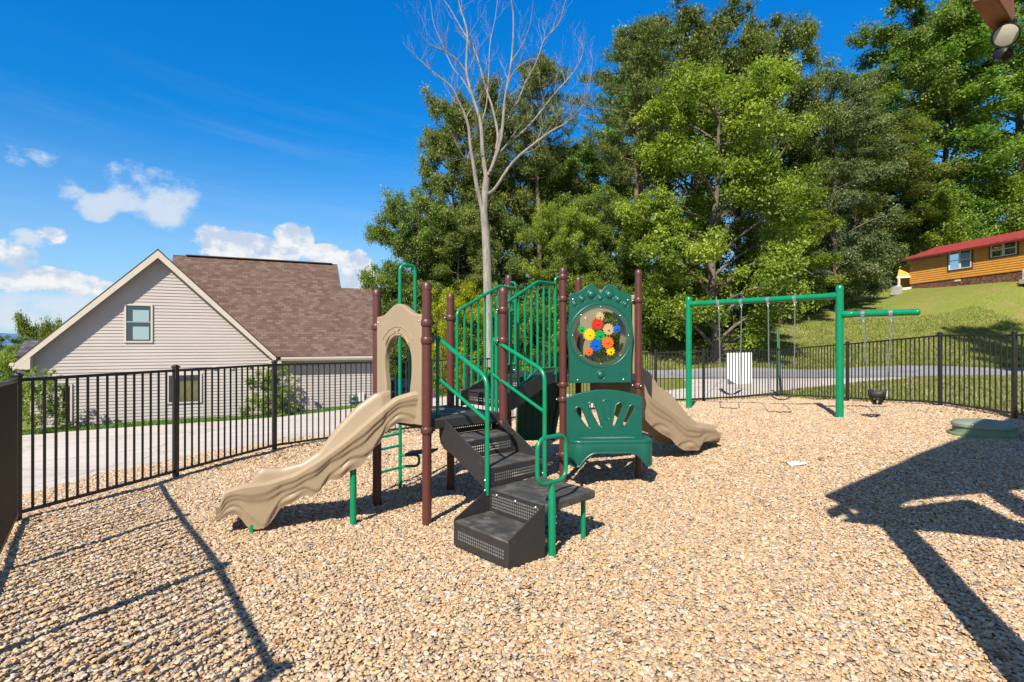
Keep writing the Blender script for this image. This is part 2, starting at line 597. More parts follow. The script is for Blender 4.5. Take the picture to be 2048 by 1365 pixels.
def paving_mat(name, lo, hi, joint=None, fine=60):
    m = bpy.data.materials.new(name); m.use_nodes = True
    t = NT(m.node_tree)
    pos = t.n('ShaderNodeNewGeometry').outputs['Position']
    st = t.n('ShaderNodeVectorMath', {0: pos, 1: (.35, 1.6, 1)}, operation='MULTIPLY').outputs[0]
    n1 = t.noise(st, .9, 7, .65)
    n2 = t.noise(pos, fine, 4, .7)
    c = t.ramp(n1, [(.25, lo), (.75, hi)])
    c = t.mix(1.0, c, t.ramp(n2, [(.3, (.82, .82, .82)), (.7, (1.1, 1.1, 1.1))]), 'MULTIPLY')
    n3 = t.sstep(t.noise(pos, .33, 8, .7), .52, .68)
    c = t.mix(t.math('MULTIPLY', n3, .35), c, tuple(x * .62 for x in lo))
    wob = t.n('ShaderNodeVectorMath', {0: t.noise(pos, 1.1, 6, .7, out=1), 'Scale': 1.3}, operation='SCALE').outputs[0]
    cp = t.n('ShaderNodeVectorMath', {0: pos, 1: wob}, operation='ADD').outputs[0]
    cr = t.n('ShaderNodeTexVoronoi', {'Vector': cp, 'Scale': .22}, feature='DISTANCE_TO_EDGE').outputs['Distance']
    c = t.mix(t.math('MULTIPLY', t.sstep(cr, .006, .001), .75), c, tuple(x * .35 for x in lo))
    if joint:
        rot = t.n('ShaderNodeVectorRotate', {0: pos, 'Angle': R(25)}, rotation_type='Z_AXIS').outputs[0]
        sx = t.n('ShaderNodeSeparateXYZ', {0: rot})
        def jl(v): return t.math('LESS_THAN', t.math('ABSOLUTE', t.math('SUBTRACT', t.math('FRACT', t.math('DIVIDE', v, joint)), .5)), .004)
        c = t.mix(t.math('MULTIPLY', t.math('MAXIMUM', jl(sx.outputs[0]), jl(sx.outputs[1])), .6), c, tuple(x * .4 for x in lo))
    bp = t.n('ShaderNodeBump', {'Strength': .25, 'Distance': .01, 'Height': n2})
    b = t.n('ShaderNodeBsdfPrincipled', {'Base Color': c, 'Roughness': .9, 'Specular IOR Level': .2, 'Normal': bp.outputs[0]})
    t.n('ShaderNodeOutputMaterial', {'Surface': b.outputs[0]})
    return m


# concrete apron that runs from the house round the back of the fence and out to the road
apron = [(-24, 3.6), (-8, 4.2), (-5.7, 5.4), (-5.6, 8.3), (-4.9, 9.6), (-3.8, 10.5), (-2.7, 11.2), (-1.0, 12.5), (1.5, 14.2), (3.6, 15.9), (5.6, 16.2), (8.2, 17.6),
         (11.5, 19.7), (15.5, 22.4), (18.5, 25.0), (7.8, 25.0), (6.6, 20.2), (3.6, 17.9), (2.2, 18.5), (1.0, 22), (.6, 29.0), (-1.2, 39.0), (-7.5, 40.0), (-6.6, 31.0), (-3.8, 26.0),
         (-4.3, 23.0), (-9.08, 20.72), (-16.3, 17.3), (-26, 12.6)]
tag(drape('driveway', apron, .014, paving_mat('pale_concrete', (.43, .375, .335), (.58, .525, .475), joint=3.6)), kind='structure')
road_poly = [(2.5, 27.6), (8, 25.4), (18, 25.0), (40, 25.6), (90, 27), (90, 32), (40, 30.1), (18, 29.4), (8, 29.6), (2.5, 30.6)]
tag(drape('road', road_poly, .028, paving_mat('worn_asphalt', (.20, .20, .215), (.30, .295, .305))), kind='structure')

# ---------------------------------------------------------------- far hills
def build_hills():
    b = MB()
    for (dist, amp, base, seed, x0, x1) in ((2600, 38, 12, 1, -4200, 1500), (4200, 55, 45, 2, -6500, 2500)):
        rnd = np.random.RandomState(seed)
        n = 140
        xs = np.linspace(x0, x1, n)
        ph = rnd.rand(6) * 6.28
        h = sum(math.pow(.6, k) * np.sin(xs / (900 / (k + 1)) + ph[k]) for k in range(6))
        h = base + amp * (h - h.min()) / (h.max() - h.min())
        vs, fs = [], []
        for i, x in enumerate(xs):
            vs += [(x, dist - 900, -420), (x, dist + 250, h[i] * .75), (x, dist + 420, h[i]), (x, dist + 1100, -80)]
        for i in range(n - 1):
            for k in range(3):
                fs.append((i * 4 + k, i * 4 + 4 + k, i * 4 + 5 + k, i * 4 + 1 + k))
        b.add(vs, fs)
    m = mat('haze_tinted_ridge', (.075, .15, .25), .95, var=.25, vscale=.004, spec=.0)  # blue of the distant haze mixed into the hills' base colour
    tag(b.build('hills', m, smooth=60), kind='structure')


build_hills()

# ---------------------------------------------------------------- pea gravel
def gravel_mats():
    m = bpy.data.materials.new('gravel_bed'); m.use_nodes = True
    t = NT(m.node_tree)
    pos = t.n('ShaderNodeNewGeometry').outputs['Position']
    vo = t.n('ShaderNodeTexVoronoi', {'Vector': pos, 'Scale': 30.0, 'Randomness': 1.0}, feature='F1')
    sep = t.n('ShaderNodeSeparateColor', {0: vo.outputs['Color']})
    c = t.ramp(sep.outputs[0], [(0, (.20, .16, .115)), (.3, (.36, .25, .14)), (.6, (.46, .34, .21)), (.85, (.38, .34, .29)), (1, (.62, .56, .46))])
    bp = t.n('ShaderNodeBump', {'Strength': 1.0, 'Distance': .02, 'Height': t.math('SUBTRACT', 1.0, vo.outputs['Distance'])})
    b = t.n('ShaderNodeBsdfPrincipled', {'Base Color': t.mix(1.0, c, (.52, .49, .46), 'MULTIPLY'), 'Roughness': .8, 'Normal': bp.outputs[0]})
    t.n('ShaderNodeOutputMaterial', {'Surface': b.outputs[0]})
    p = bpy.data.materials.new('river_pebble'); p.use_nodes = True
    t = NT(p.node_tree)
    rnd = t.n('ShaderNodeObjectInfo').outputs['Random']
    tc = t.n('ShaderNodeTexCoord').outputs['Object']
    c = t.ramp(rnd, [(0, (.20, .165, .14)), (.08, (.34, .305, .27)), (.18, (.48, .345, .205)), (.32, (.41, .265, .14)), (.46, (.55, .39, .225)), (.58, (.35, .22, .115)),
                     (.68, (.56, .44, .29)), (.78, (.46, .42, .355)), (.86, (.55, .355, .155)), (.93, (.62, .55, .44)), (.97, (.36, .20, .11)), (1, (.74, .70, .62))])
    off = t.n('ShaderNodeVectorMath', {0: tc, 1: t.n('ShaderNodeCombineXYZ', {0: t.math('MULTIPLY', rnd, 97.0)}).outputs[0]}, operation='ADD').outputs[0]
    n = t.noise(off, 2.4, 5, .65)
    c = t.mix(1.0, c, t.ramp(n, [(.28, (.78, .74, .72)), (.7, (1.16, 1.13, 1.12))]), 'MULTIPLY')
    b = t.n('ShaderNodeBsdfPrincipled', {'Base Color': c, 'Roughness': .62, 'Specular IOR Level': .35})
    t.n('ShaderNodeOutputMaterial', {'Surface': b.outputs[0]})
    return m, p


gravel_poly = [(-5.9, 5.0), (-6.1, 8.4), (-5.4, 9.75), (-4.1, 10.75), (-2.9, 11.45), (-1.0, 12.1), (1.3, 13.7), (3.3, 15.3), (5.2, 15.35), (7.75, 16.3),
               (8.25, 13.4), (8.55, 10.7), (8.55, 8.9), (9.0, 6.0), (8.0, 0.6), (-4.6, 0.6), (-5.6, 2.6)]
bed_mat, peb_mat = gravel_mats()
GRAVEL = drape('gravel', gravel_poly, .034, bed_mat)
tag(GRAVEL, kind='stuff')


def pebble_nodes(obj):
    g = bpy.data.node_groups.new('pebbles', 'GeometryNodeTree')
    g.interface.new_socket('Geometry', in_out='INPUT', socket_type='NodeSocketGeometry')
    g.interface.new_socket('Geometry', in_out='OUTPUT', socket_type='NodeSocketGeometry')
    N = lambda typ, **kw: _n(g, typ, **kw)

    def _n(g, typ, **kw):
        nd = g.nodes.new(typ)
        for k, v in kw.items(): setattr(nd, k, v)
        return nd
    L = g.links.new
    gi, go = N('NodeGroupInput'), N('NodeGroupOutput')
    pos = N('GeometryNodeInputPosition')
    sep = N('ShaderNodeSeparateXYZ'); L(pos.outputs[0], sep.inputs[0])
    mr = N('ShaderNodeMapRange'); L(sep.outputs[1], mr.inputs[0])
    mr.inputs[1].default_value = 4.5; mr.inputs[2].default_value = 11.0; mr.inputs[3].default_value = 6400; mr.inputs[4].default_value = 3100
    dist = N('GeometryNodeDistributePointsOnFaces', distribute_method='RANDOM')
    # scuffed, uneven surface
    sd = N('GeometryNodeSubdivideMesh'); L(gi.outputs[0], sd.inputs[0]); sd.inputs[1].default_value = 2
    n0 = N('ShaderNodeTexNoise'); n0.inputs['Scale'].default_value = 1.3; n0.inputs['Detail'].default_value = 3.0
    mz = N('ShaderNodeMath', operation='MULTIPLY_ADD'); L(n0.outputs[0], mz.inputs[0]); mz.inputs[1].default_value = .09; mz.inputs[2].default_value = -.045
    cz = N('ShaderNodeCombineXYZ'); L(mz.outputs[0], cz.inputs[2])
    sp0 = N('GeometryNodeSetPosition'); L(sd.outputs[0], sp0.inputs[0]); L(cz.outputs[0], sp0.inputs['Offset'])
    L(sp0.outputs[0], dist.inputs['Mesh']); L(mr.outputs[0], dist.inputs['Density'])
    join = N('GeometryNodeJoinGeometry')
    for k in range(5):
        ico = N('GeometryNodeMeshIcoSphere'); ico.inputs['Radius'].default_value = .5; ico.inputs['Subdivisions'].default_value = 2
        nz = N('ShaderNodeTexNoise', noise_dimensions='4D'); nz.inputs['Scale'].default_value = 1.5; nz.inputs['W'].default_value = k * 7.3; nz.inputs['Detail'].default_value = 1.0
        sub = N('ShaderNodeVectorMath', operation='SUBTRACT'); L(nz.outputs['Color'], sub.inputs[0]); sub.inputs[1].default_value = (.5, .5, .5)
        scl = N('ShaderNodeVectorMath', operation='SCALE'); L(sub.outputs[0], scl.inputs[0]); scl.inputs['Scale'].default_value = .75
        sp = N('GeometryNodeSetPosition'); L(ico.outputs[0], sp.inputs[0]); L(scl.outputs[0], sp.inputs['Offset'])
        ss = N('GeometryNodeSetShadeSmooth'); L(sp.outputs[0], ss.inputs[0])
        sm = N('GeometryNodeSetMaterial'); sm.inputs['Material'].default_value = peb_mat; L(ss.outputs[0], sm.inputs[0])
        gti = N('GeometryNodeGeometryToInstance'); L(sm.outputs[0], gti.inputs[0])
        L(gti.outputs[0], join.inputs[0])
    iop = N('GeometryNodeInstanceOnPoints')
    L(dist.outputs['Points'], iop.inputs['Points']); L(join.outputs[0], iop.inputs['Instance'])
    iop.inputs['Pick Instance'].default_value = True
    ri = N('FunctionNodeRandomValue', data_type='INT'); ri.inputs[4].default_value = 0; ri.inputs[5].default_value = 4
    L(ri.outputs[2], iop.inputs['Instance Index'])
    rr = N('FunctionNodeRandomValue', data_type='FLOAT_VECTOR'); rr.inputs[0].default_value = (-.32, -.32, 0); rr.inputs[1].default_value = (.32, .32, 6.283); rr.inputs['Seed'].default_value = 3
    L(rr.outputs[0], iop.inputs['Rotation'])
    # sizes: mostly 2.5 - 4.5 cm, a few big ones
    r1 = N('FunctionNodeRandomValue', data_type='FLOAT'); r1.inputs['Seed'].default_value = 5
    pw = N('ShaderNodeMath', operation='POWER'); L(r1.outputs[1], pw.inputs[0]); pw.inputs[1].default_value = 3.0
    sz = N('ShaderNodeMapRange'); L(pw.outputs[0], sz.inputs[0]); sz.inputs[3].default_value = .0135; sz.inputs[4].default_value = .037
    far = N('ShaderNodeMapRange'); L(sep.outputs[1], far.inputs[0])
    far.inputs[1].default_value = 4.5; far.inputs[2].default_value = 11.0; far.inputs[3].default_value = 1.0; far.inputs[4].default_value = 1.4
    szm = N('ShaderNodeMath', operation='MULTIPLY'); L(sz.outputs[0], szm.inputs[0]); L(far.outputs[0], szm.inputs[1])
    r2 = N('FunctionNodeRandomValue', data_type='FLOAT_VECTOR'); r2.inputs[0].default_value = (.95, .62, .36); r2.inputs[1].default_value = (1.35, .98, .62); r2.inputs['Seed'].default_value = 8
    vs = N('ShaderNodeVectorMath', operation='SCALE'); L(r2.outputs[0], vs.inputs[0]); L(szm.outputs[0], vs.inputs['Scale'])
    L(vs.outputs[0], iop.inputs['Scale'])
    # lift a little, so the layer is uneven
    rz = N('FunctionNodeRandomValue', data_type='FLOAT_VECTOR'); rz.inputs[0].default_value = (0, 0, -.004); rz.inputs[1].default_value = (0, 0, .018); rz.inputs['Seed'].default_value = 11
    tr = N('GeometryNodeTranslateInstances'); L(iop.outputs[0], tr.inputs[0]); L(rz.outputs[0], tr.inputs['Translation'])
    tr.inputs['Local Space'].default_value = False
    fin = N('GeometryNodeJoinGeometry'); L(sp0.outputs[0], fin.inputs[0]); L(tr.outputs[0], fin.inputs[0])
    L(fin.outputs[0], go.inputs[0])
    md = obj.modifiers.new('pebbles', 'NODES'); md.node_group = g


pebble_nodes(GRAVEL)
# ---------------------------------------------------------------- play structure
PLAY = thing('play_structure', (-0.1, 6.2, 0), 'green and maroon play structure with two tan slides and a gear panel', 'play structure')
pA, pB, pC, pD = (Vector((-1.43, 5.82, 0)), Vector((-.80, 5.17, 0)), Vector((-.717, 6.42, 0)), Vector((-.093, 5.72, 0)))
pE, pF, pG, pH = (Vector((.63, 6.80, 0)), Vector((1.59, 6.91, 0)), Vector((.93, 7.71, 0)), Vector((-.048, 7.48, 0)))
DECK1, DECK2 = 1.04, 1.37
UP = Vector((0, 0, 1))


def at(p, z): return Vector((p.x, p.y, z))


def bolts(parent, pts, n, r=.012):
    for p in pts:
        MB().dome(Vector(p), r, n, r * .7, 10).build('bolt', M_bolt(), parent)


def collar(p, z, parent, ears):
    b = MB()
    prof = [(.046, -.030), (.054, -.030), (.059, -.020), (.060, .0), (.059, .020), (.054, .030), (.046, .030)]
    b.lathe(at(p, z), prof, 20, caps=False)
    for a in ears:
        d = Vector((math.cos(a), math.sin(a), 0))
        b.tube([at(p, z) + d * .040, at(p, z) + d * .078], .017, 10)
        bolts(parent, [at(p, z) + d * .078], d, .010)
    b.build('collar', M_brown(), parent)


def post(p, ztop, collars):
    b = MB()
    r = .0445
    zb = Z(p.x, p.y) - .08
    prof = [(r, zb), (r, ztop - .075), (r + .0025, ztop - .074), (r + .003, ztop - .045), (r * .93, ztop - .022), (r * .70, ztop - .006), (r * .35, ztop), (.0005, ztop + .002)]
    b.lathe((p.x, p.y, 0), prof, 24, caps=False)
    o = b.build('post', M_brown(), PLAY)
    for z, ears in collars:
        collar(p, z, o, ears)


def ang(a, b): return math.atan2(b.y - a.y, b.x - a.x)


post(pA, 2.33, [(1.93, (ang(pA, pB) + math.pi, ang(pA, pC)))])
post(pB, 2.335, [(1.95, (ang(pB, pA), ang(pB, pD))), (1.785, (ang(pB, pD), ang(pB, pA))), (.94, (ang(pB, pA), ang(pB, pD)))])
post(pC, 2.34, [(2.05, (ang(pC, pH), ang(pC, pA))), (.93, (ang(pC, pA),))])
post(pD, 2.34, [(2.10, (ang(pD, pE), ang(pD, pB))), (1.785, (ang(pD, pE), ang(pD, pB))), (.93, (ang(pD, pE), ang(pD, pB)))])
post(pE, 2.69, [(2.57, (math.pi, 0)), (2.30, (0, math.pi)), (1.24, (0, math.pi)), (1.06, (0, math.pi)), (.38, (0, math.pi))])
post(pF, 2.68, [(2.29, (math.pi, .1)), (1.22, (-1.4, math.pi))])
post(pG, 2.68, [(2.35, (0, math.pi)), (1.24, (0, 2))])
post(pH, 2.68, [(2.50, (0, math.pi)), (1.25, (0, 2))])

# --- perforated sheet: black coating with rows of real holes
def perf_mat():
    m = bpy.data.materials.new('perforated_black_sheet'); m.use_nodes = True
    t = NT(m.node_tree)
    uv = t.n('ShaderNodeUVMap', uv_map='UVMap').outputs[0]
    s = t.n('ShaderNodeSeparateXYZ', {0: uv})
    P = .026
    def cell(v): return t.math('SUBTRACT', t.math('FRACT', t.math('DIVIDE', v, P)), .5)
    a, c = cell(s.outputs[0]), cell(s.outputs[1])
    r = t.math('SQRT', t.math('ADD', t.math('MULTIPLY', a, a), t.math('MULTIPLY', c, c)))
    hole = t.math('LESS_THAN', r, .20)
    tc = t.n('ShaderNodeTexCoord').outputs['Object']
    n = t.noise(tc, 16, 6, .65)
    col = t.mix(t.sstep(n, .55, .85), (.026, .024, .024), (.10, .09, .075))
    bp = t.n('ShaderNodeBump', {'Strength': .35, 'Distance': .006, 'Height': t.noise(tc, 190, 4, .6)})
    col = t.mix(t.math('LESS_THAN', r, .30), col, (.34, .33, .31))       # pale ring painted round each hole, imitating light in the perforations
    b = t.n('ShaderNodeBsdfPrincipled', {'Base Color': col, 'Roughness': .52, 'Normal': bp.outputs[0]})
    tr = t.n('ShaderNodeBsdfTransparent')
    mx = t.n('ShaderNodeMixShader', {0: hole, 1: b.outputs[0], 2: tr.outputs[0]})
    t.n('ShaderNodeOutputMaterial', {'Surface': mx.outputs[0]})
    return m


PERF = perf_mat()


def perf_sheet(name, o, u, v, parent, margin=.035):
    """single sheet o + u,v ; holes kept away from the borders by solid rims"""
    o, u, v = Vector(o), Vector(u), Vector(v)
    lu, lv = u.length, v.length
    uh, vh = u.normalized(), v.normalized()
    nu, nv = int((lu - 2 * margin) / .026), int((lv - 2 * margin) / .026)
    mu, mv = (lu - nu * .026) / 2, (lv - nv * .026) / 2
    me = bpy.data.meshes.new(name)
    xs, ys = [0, mu, lu - mu, lu], [0, mv, lv - mv, lv]
    vs = [o + uh * a + vh * b for b in ys for a in xs]
    fs = [(j * 4 + i, j * 4 + i + 1, j * 4 + i + 5, j * 4 + i + 4) for j in range(3) for i in range(3)]
    me.from_pydata([tuple(p) for p in vs], [], fs)
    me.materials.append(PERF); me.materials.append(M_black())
    uvl = me.uv_layers.new(name='UVMap')
    for k, p in enumerate(me.polygons):
        p.material_index = 0 if k == 4 else 1
        for li in p.loop_indices:
            vi = me.loops[li].vertex_index
            uvl.data[li].uv = (xs[vi % 4] - mu, ys[vi // 4] - mv)
    ob = bpy.data.objects.new(name, me); COL.objects.link(ob)
    ob.parent = parent
    w = Vector(); p = parent
    while p is not None: w += Vector(p.location); p = p.parent
    ob.location = -w
    return ob


def slab(name, pts, ztop, th, mtl, parent, bevel=.012):
    b = MB()
    n = len(pts)
    vs = [(p[0], p[1], ztop) for p in pts] + [(p[0], p[1], ztop - th) for p in pts]
    b.add(vs, [tuple(range(n)), tuple(range(2 * n - 1, n - 1, -1))] + [(i, i + n, (i + 1) % n + n, (i + 1) % n) for i in range(n)])
    return b.build(name, mtl, parent, bevel=bevel)




d1 = slab('deck', [pA, pB, pD, pC], DECK1, .10, M_black(), PLAY)
d2 = slab('deck', [pE, pF, pG, pH], DECK2, .10, M_black(), PLAY)
# scuffed ring on the lower deck
rg = MB(); cc = (pA + pB + pC + pD) / 4 + Vector((.02, -.02, DECK1 + .002))
rg.lathe(cc, [(.16, 0), (.205, .0015), (.25, 0)], 40, caps=False)
rg.build('wear_ring', mat('scuffed_vinyl', (.16, .15, .14), .7, var=.3, vscale=30), d1)

# --- lower flight of steps
TL, TR = Vector((-.71, 5.355, 0)), Vector((-.212, 5.81, 0))
L0, BK, FR, RT = Vector((-.195, 4.80, 0)), Vector((.265, 5.233, 0)), Vector((.26, 4.30, 0)), Vector((.72, 4.733, 0))
ST = thing('stairs', (0, 5.0, 0), None, None); ST.parent = PLAY; ST.location = Vector((0, 5.0, 0)) - Vector(PLAY.location)
run = (L0 - TL)
wid = (BK - L0)


def side_panel(p, q, inward):
    b = MB()
    n = Vector(inward).normalized() * .008
    d = q - p
    prof = [(0, 1.055), (.05, 1.05), (1.0, .70), (1.0, .455), (.93, .47), (.28, .705), (.10, .74), (.03, .79), (0, .86)]
    va = [at(p + d * a, z) for a, z in prof]
    vb = [w + n for w in va]
    m = len(prof)
    b.add(va + vb, [tuple(range(m)), tuple(range(2 * m - 1, m - 1, -1))] + [(i, i + m, (i + 1) % m + m, (i + 1) % m) for i in range(m)])
    return b.build('side_panel', M_black(), ST, bevel=.003)


side_panel(TL, L0, wid)
side_panel(TR, BK, -wid)
for k, (t0, z, zup) in enumerate(((0, DECK1, None), (0, .86, DECK1), (.5, .68, .86), (1.0, .50, .68))):
    if zup is None: continue
    a, b_ = TL + run * t0, TR + (BK - TR) * t0
    ins = wid.normalized() * .009
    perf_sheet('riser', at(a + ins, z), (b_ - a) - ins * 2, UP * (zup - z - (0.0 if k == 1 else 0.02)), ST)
for t0, t1, z in ((0, .5, .86), (.5, 1.0, .68)):
    a, b_ = TL + run * t0 + wid.normalized() * .01, TR + (BK - TR) * t0 - wid.normalized() * .01
    c, d = TR + (BK - TR) * t1 - wid.normalized() * .01, TL + run * t1 + wid.normalized() * .01
    slab('tread', [a, b_, c, d], z, .028, M_tread(), ST, bevel=.010)
hd = Vector((-run.x, -run.y, 0)).normalized()
bolts(ST, [at(TL + wid * f, .985) - hd * .004 for f in (.12, .5, .88)], -hd)

# --- landing and the bottom step
ld = slab('landing', [L0, FR, RT, BK], .50, .075, M_tread(), ST, bevel=.016)
a_ = (BK - L0).normalized(); b_ax = (FR - L0).normalized()
fo = -a_ * .39
def bin_side(p, inward):
    sb = MB()
    n = inward.normalized() * .008
    prof = [(0.0, .505), (1, .315), (1, .10), (0, .10)]
    va = [at(p + fo * f, z) for f, z in prof]; vb = [w + n for w in va]
    m = 4
    sb.add(va + vb, [tuple(range(m)), tuple(range(2 * m - 1, m - 1, -1))] + [(i, i + m, (i + 1) % m + m, (i + 1) % m) for i in range(m)])
    sb.build('step_side_panel', M_black(), ST, bevel=.003)
bin_side(L0 - a_ * .002, b_ax); bin_side(FR - a_ * .002, -b_ax)
slab('step_tread', [L0 + b_ax * .009 - a_ * .01, FR - b_ax * .009 - a_ * .01, FR - b_ax * .009 + fo, L0 + b_ax * .009 + fo], .305, .025, M_tread(), ST, bevel=.010)
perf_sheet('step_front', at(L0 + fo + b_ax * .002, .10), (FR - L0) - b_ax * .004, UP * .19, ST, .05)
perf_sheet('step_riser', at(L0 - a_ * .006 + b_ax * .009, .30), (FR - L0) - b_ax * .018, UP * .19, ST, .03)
bolts(ST, [at(L0 + (FR - L0) * f - a_ * .008, .455) for f in (.15, .5, .85)], -a_, .014)
for p in (L0 + fo + b_ax * .06 + a_ * .06, FR + fo - b_ax * .06 + a_ * .06):
    MB().tube([at(p, Z(p.x, p.y) - .03), at(p, .12)], .02, 10).build('foot', M_green(), ST)
for p in (RT - a_ * .07 - b_ax * 0 + (L0 - FR) * .12, RT - a_ * .30 + (L0 - FR) * .85, BK + (FR - L0) * .3 - a_ * .05):
    MB().tube([at(p, Z(p.x, p.y) - .03), at(p, .44)], .021, 12).build('leg', M_green(), ST)

# hand loop beside the landing
lp = Vector((.315, 4.33, 0))
leg = MB()
leg.tube([at(lp, Z(lp.x, lp.y) - .03), at(lp, .575), at(lp, .61), at(lp, .665)], [.029, .029, .026, .014], 18)
lg = leg.build('hand_loop', M_green(), PLAY)
lw, lh, lr = .165, .36, .085
ring = []
for cx, cy, a0 in ((lw - lr, lh - lr, 0), (-(lw - lr), lh - lr, 90), (-(lw - lr), lr, 180), (lw - lr, lr, 270)):
    for k in range(7):
        a = R(a0 + 15 * k)
        ring.append(at(lp, .668) + a_ * (cx + lr * math.cos(a)) + UP * (cy + lr * math.sin(a)))
rb = MB().tube(ring, .0165, 12, closed=True).build('ring', M_green(), lg)
bolts(lg, [at(lp, .40) + Vector((.03, -.006, 0)), at(lp, .35) + Vector((.03, -.006, 0))], Vector((1, -.2, 0)), .009)

# --- stair handrails
def handrail(s0, s1, post_p, z0, z1, zm0, zm1, zfoot):
    b = MB()
    off = (s0 - post_p).normalized()
    path = bend([at(post_p, z0 + .005) + off * .05, at(s0, z0), at(s1, z1), at(s1, zfoot)], .10, 7)
    b.tube(path, .0205, 14)
    b.tube([at(s0, z0 - .02), at(s0, .96)], .0175, 12)
    b.tube([at(s0, zm0), at(s1, zm1)], .0165, 12)
    o = b.build('handrail', M_green(), PLAY)
    n = Vector((-.4, -1, 0)).normalized()
    bolts(o, [at(s0, 1.0) + n * .016, at(s1, zfoot + .04) + Vector((-.02, -.004, 0)), at(s1, zfoot + .13) + Vector((-.02, -.004, 0))], n, .010)


handrail(Vector((-.725, 5.36, 0)), Vector((-.215, 4.785, 0)), pB, 1.81, 1.455, 1.425, 1.085, .44)
handrail(Vector((-.205, 5.80, 0)), Vector((.31, 5.215, 0)), pD, 1.80, 1.49, 1.43, 1.105, .40)

# --- guard rails up to the higher deck
def guard(p, q, tb, zlo, zhi, nb, zfoot, top_attach, cdir):
    b = MB()
    d = q - p
    def top(t): return zlo + (zhi - zlo) * min(1, t / tb)
    def bot(t): return top(t) - 1.02
    path = [at(p, bot(0) - .10), at(p, top(0))] + [at(p + d * tb, zhi), at(q, zhi + .005), at(q, zfoot)]
    b.tube(bend(path, .06, 6), .0195, 14)
    b.tube(bend([at(p, bot(.0) + .0), at(p + d * tb, bot(1)), at(q, bot(1))], .03, 4), .015, 10)
    for k in range(1, nb):
        t = k / nb
        w = p + d * t
        b.tube([at(w, bot(t)), at(w, top(t))], .0145, 10)
    # short arms to the posts
    for (base, z0, sgn) in ((q, zhi, 1), ):
        for zz in (zhi + .08, zhi - .20):
            b.tube(bend([at(base, zhi - .02 if zz > zhi else zz - .05), at(base, zz), at(base + cdir, zz + .01)], .04, 5), .015, 10)
    o = b.build('guard_rail', M_green(), PLAY)
    bolts(o, [at(q, zfoot + .03) + Vector((-.01, -.02, 0))], Vector((-.2, -1, 0)), .012)


guard(Vector((-.64, 6.42, 0)), Vector((.045, 7.40, 0)), .685, 2.125, 2.485, 9, 1.36, None, Vector((-.06, .05, 0)))
guard(Vector((-.163, 5.78, 0)), Vector((.53, 6.75, 0)), .667, 2.11, 2.475, 9, 1.27, None, Vector((.07, .04, 0)))

# --- short flight between the two decks
US = thing('upper_steps', (0, 6.6, 0), None, None); US.parent = PLAY; US.location = Vector((0, 6.6, 0)) - Vector(PLAY.location)
def stringer(p, q, n):
    b = MB(); d = q - p; n = n.normalized() * .010
    prof = [(0.0, 1.20), (.10, 1.215), (.62, 1.385), (1.0, 1.375), (1.0, 1.285), (.80, 1.255), (.16, 1.035), (0, 1.02)]
    va = [at(p + d * a, z) for a, z in prof]; vb = [w + n for w in va]; m = len(prof)
    b.add(va + vb, [tuple(range(m)), tuple(range(2 * m - 1, m - 1, -1))] + [(i, i + m, (i + 1) % m + m, (i + 1) % m) for i in range(m)])
    b.build('side_panel', M_black(), US, bevel=.003)
sC, sH, sD, sE = Vector((-.60, 6.40, 0)), Vector((.03, 7.36, 0)), Vector((-.09, 5.80, 0)), Vector((.57, 6.78, 0))
stringer(sD, sE, sC - sD); stringer(sC, sH, sD - sC)
def across(t): return sD + (sE - sD) * t, sC + (sH - sC) * t
for t0, t1, z, zr in ((.12, .52, 1.20, DECK1), (.52, 1.0, 1.355, 1.20)):
    a, b2 = across(t0); d, c = across(t1)
    slab('tread', [a, b2, c, d], z, .025, M_black(), US)
    perf_sheet('riser', at(a, zr), b2 - a, UP * (z - zr - .025), US, .03)

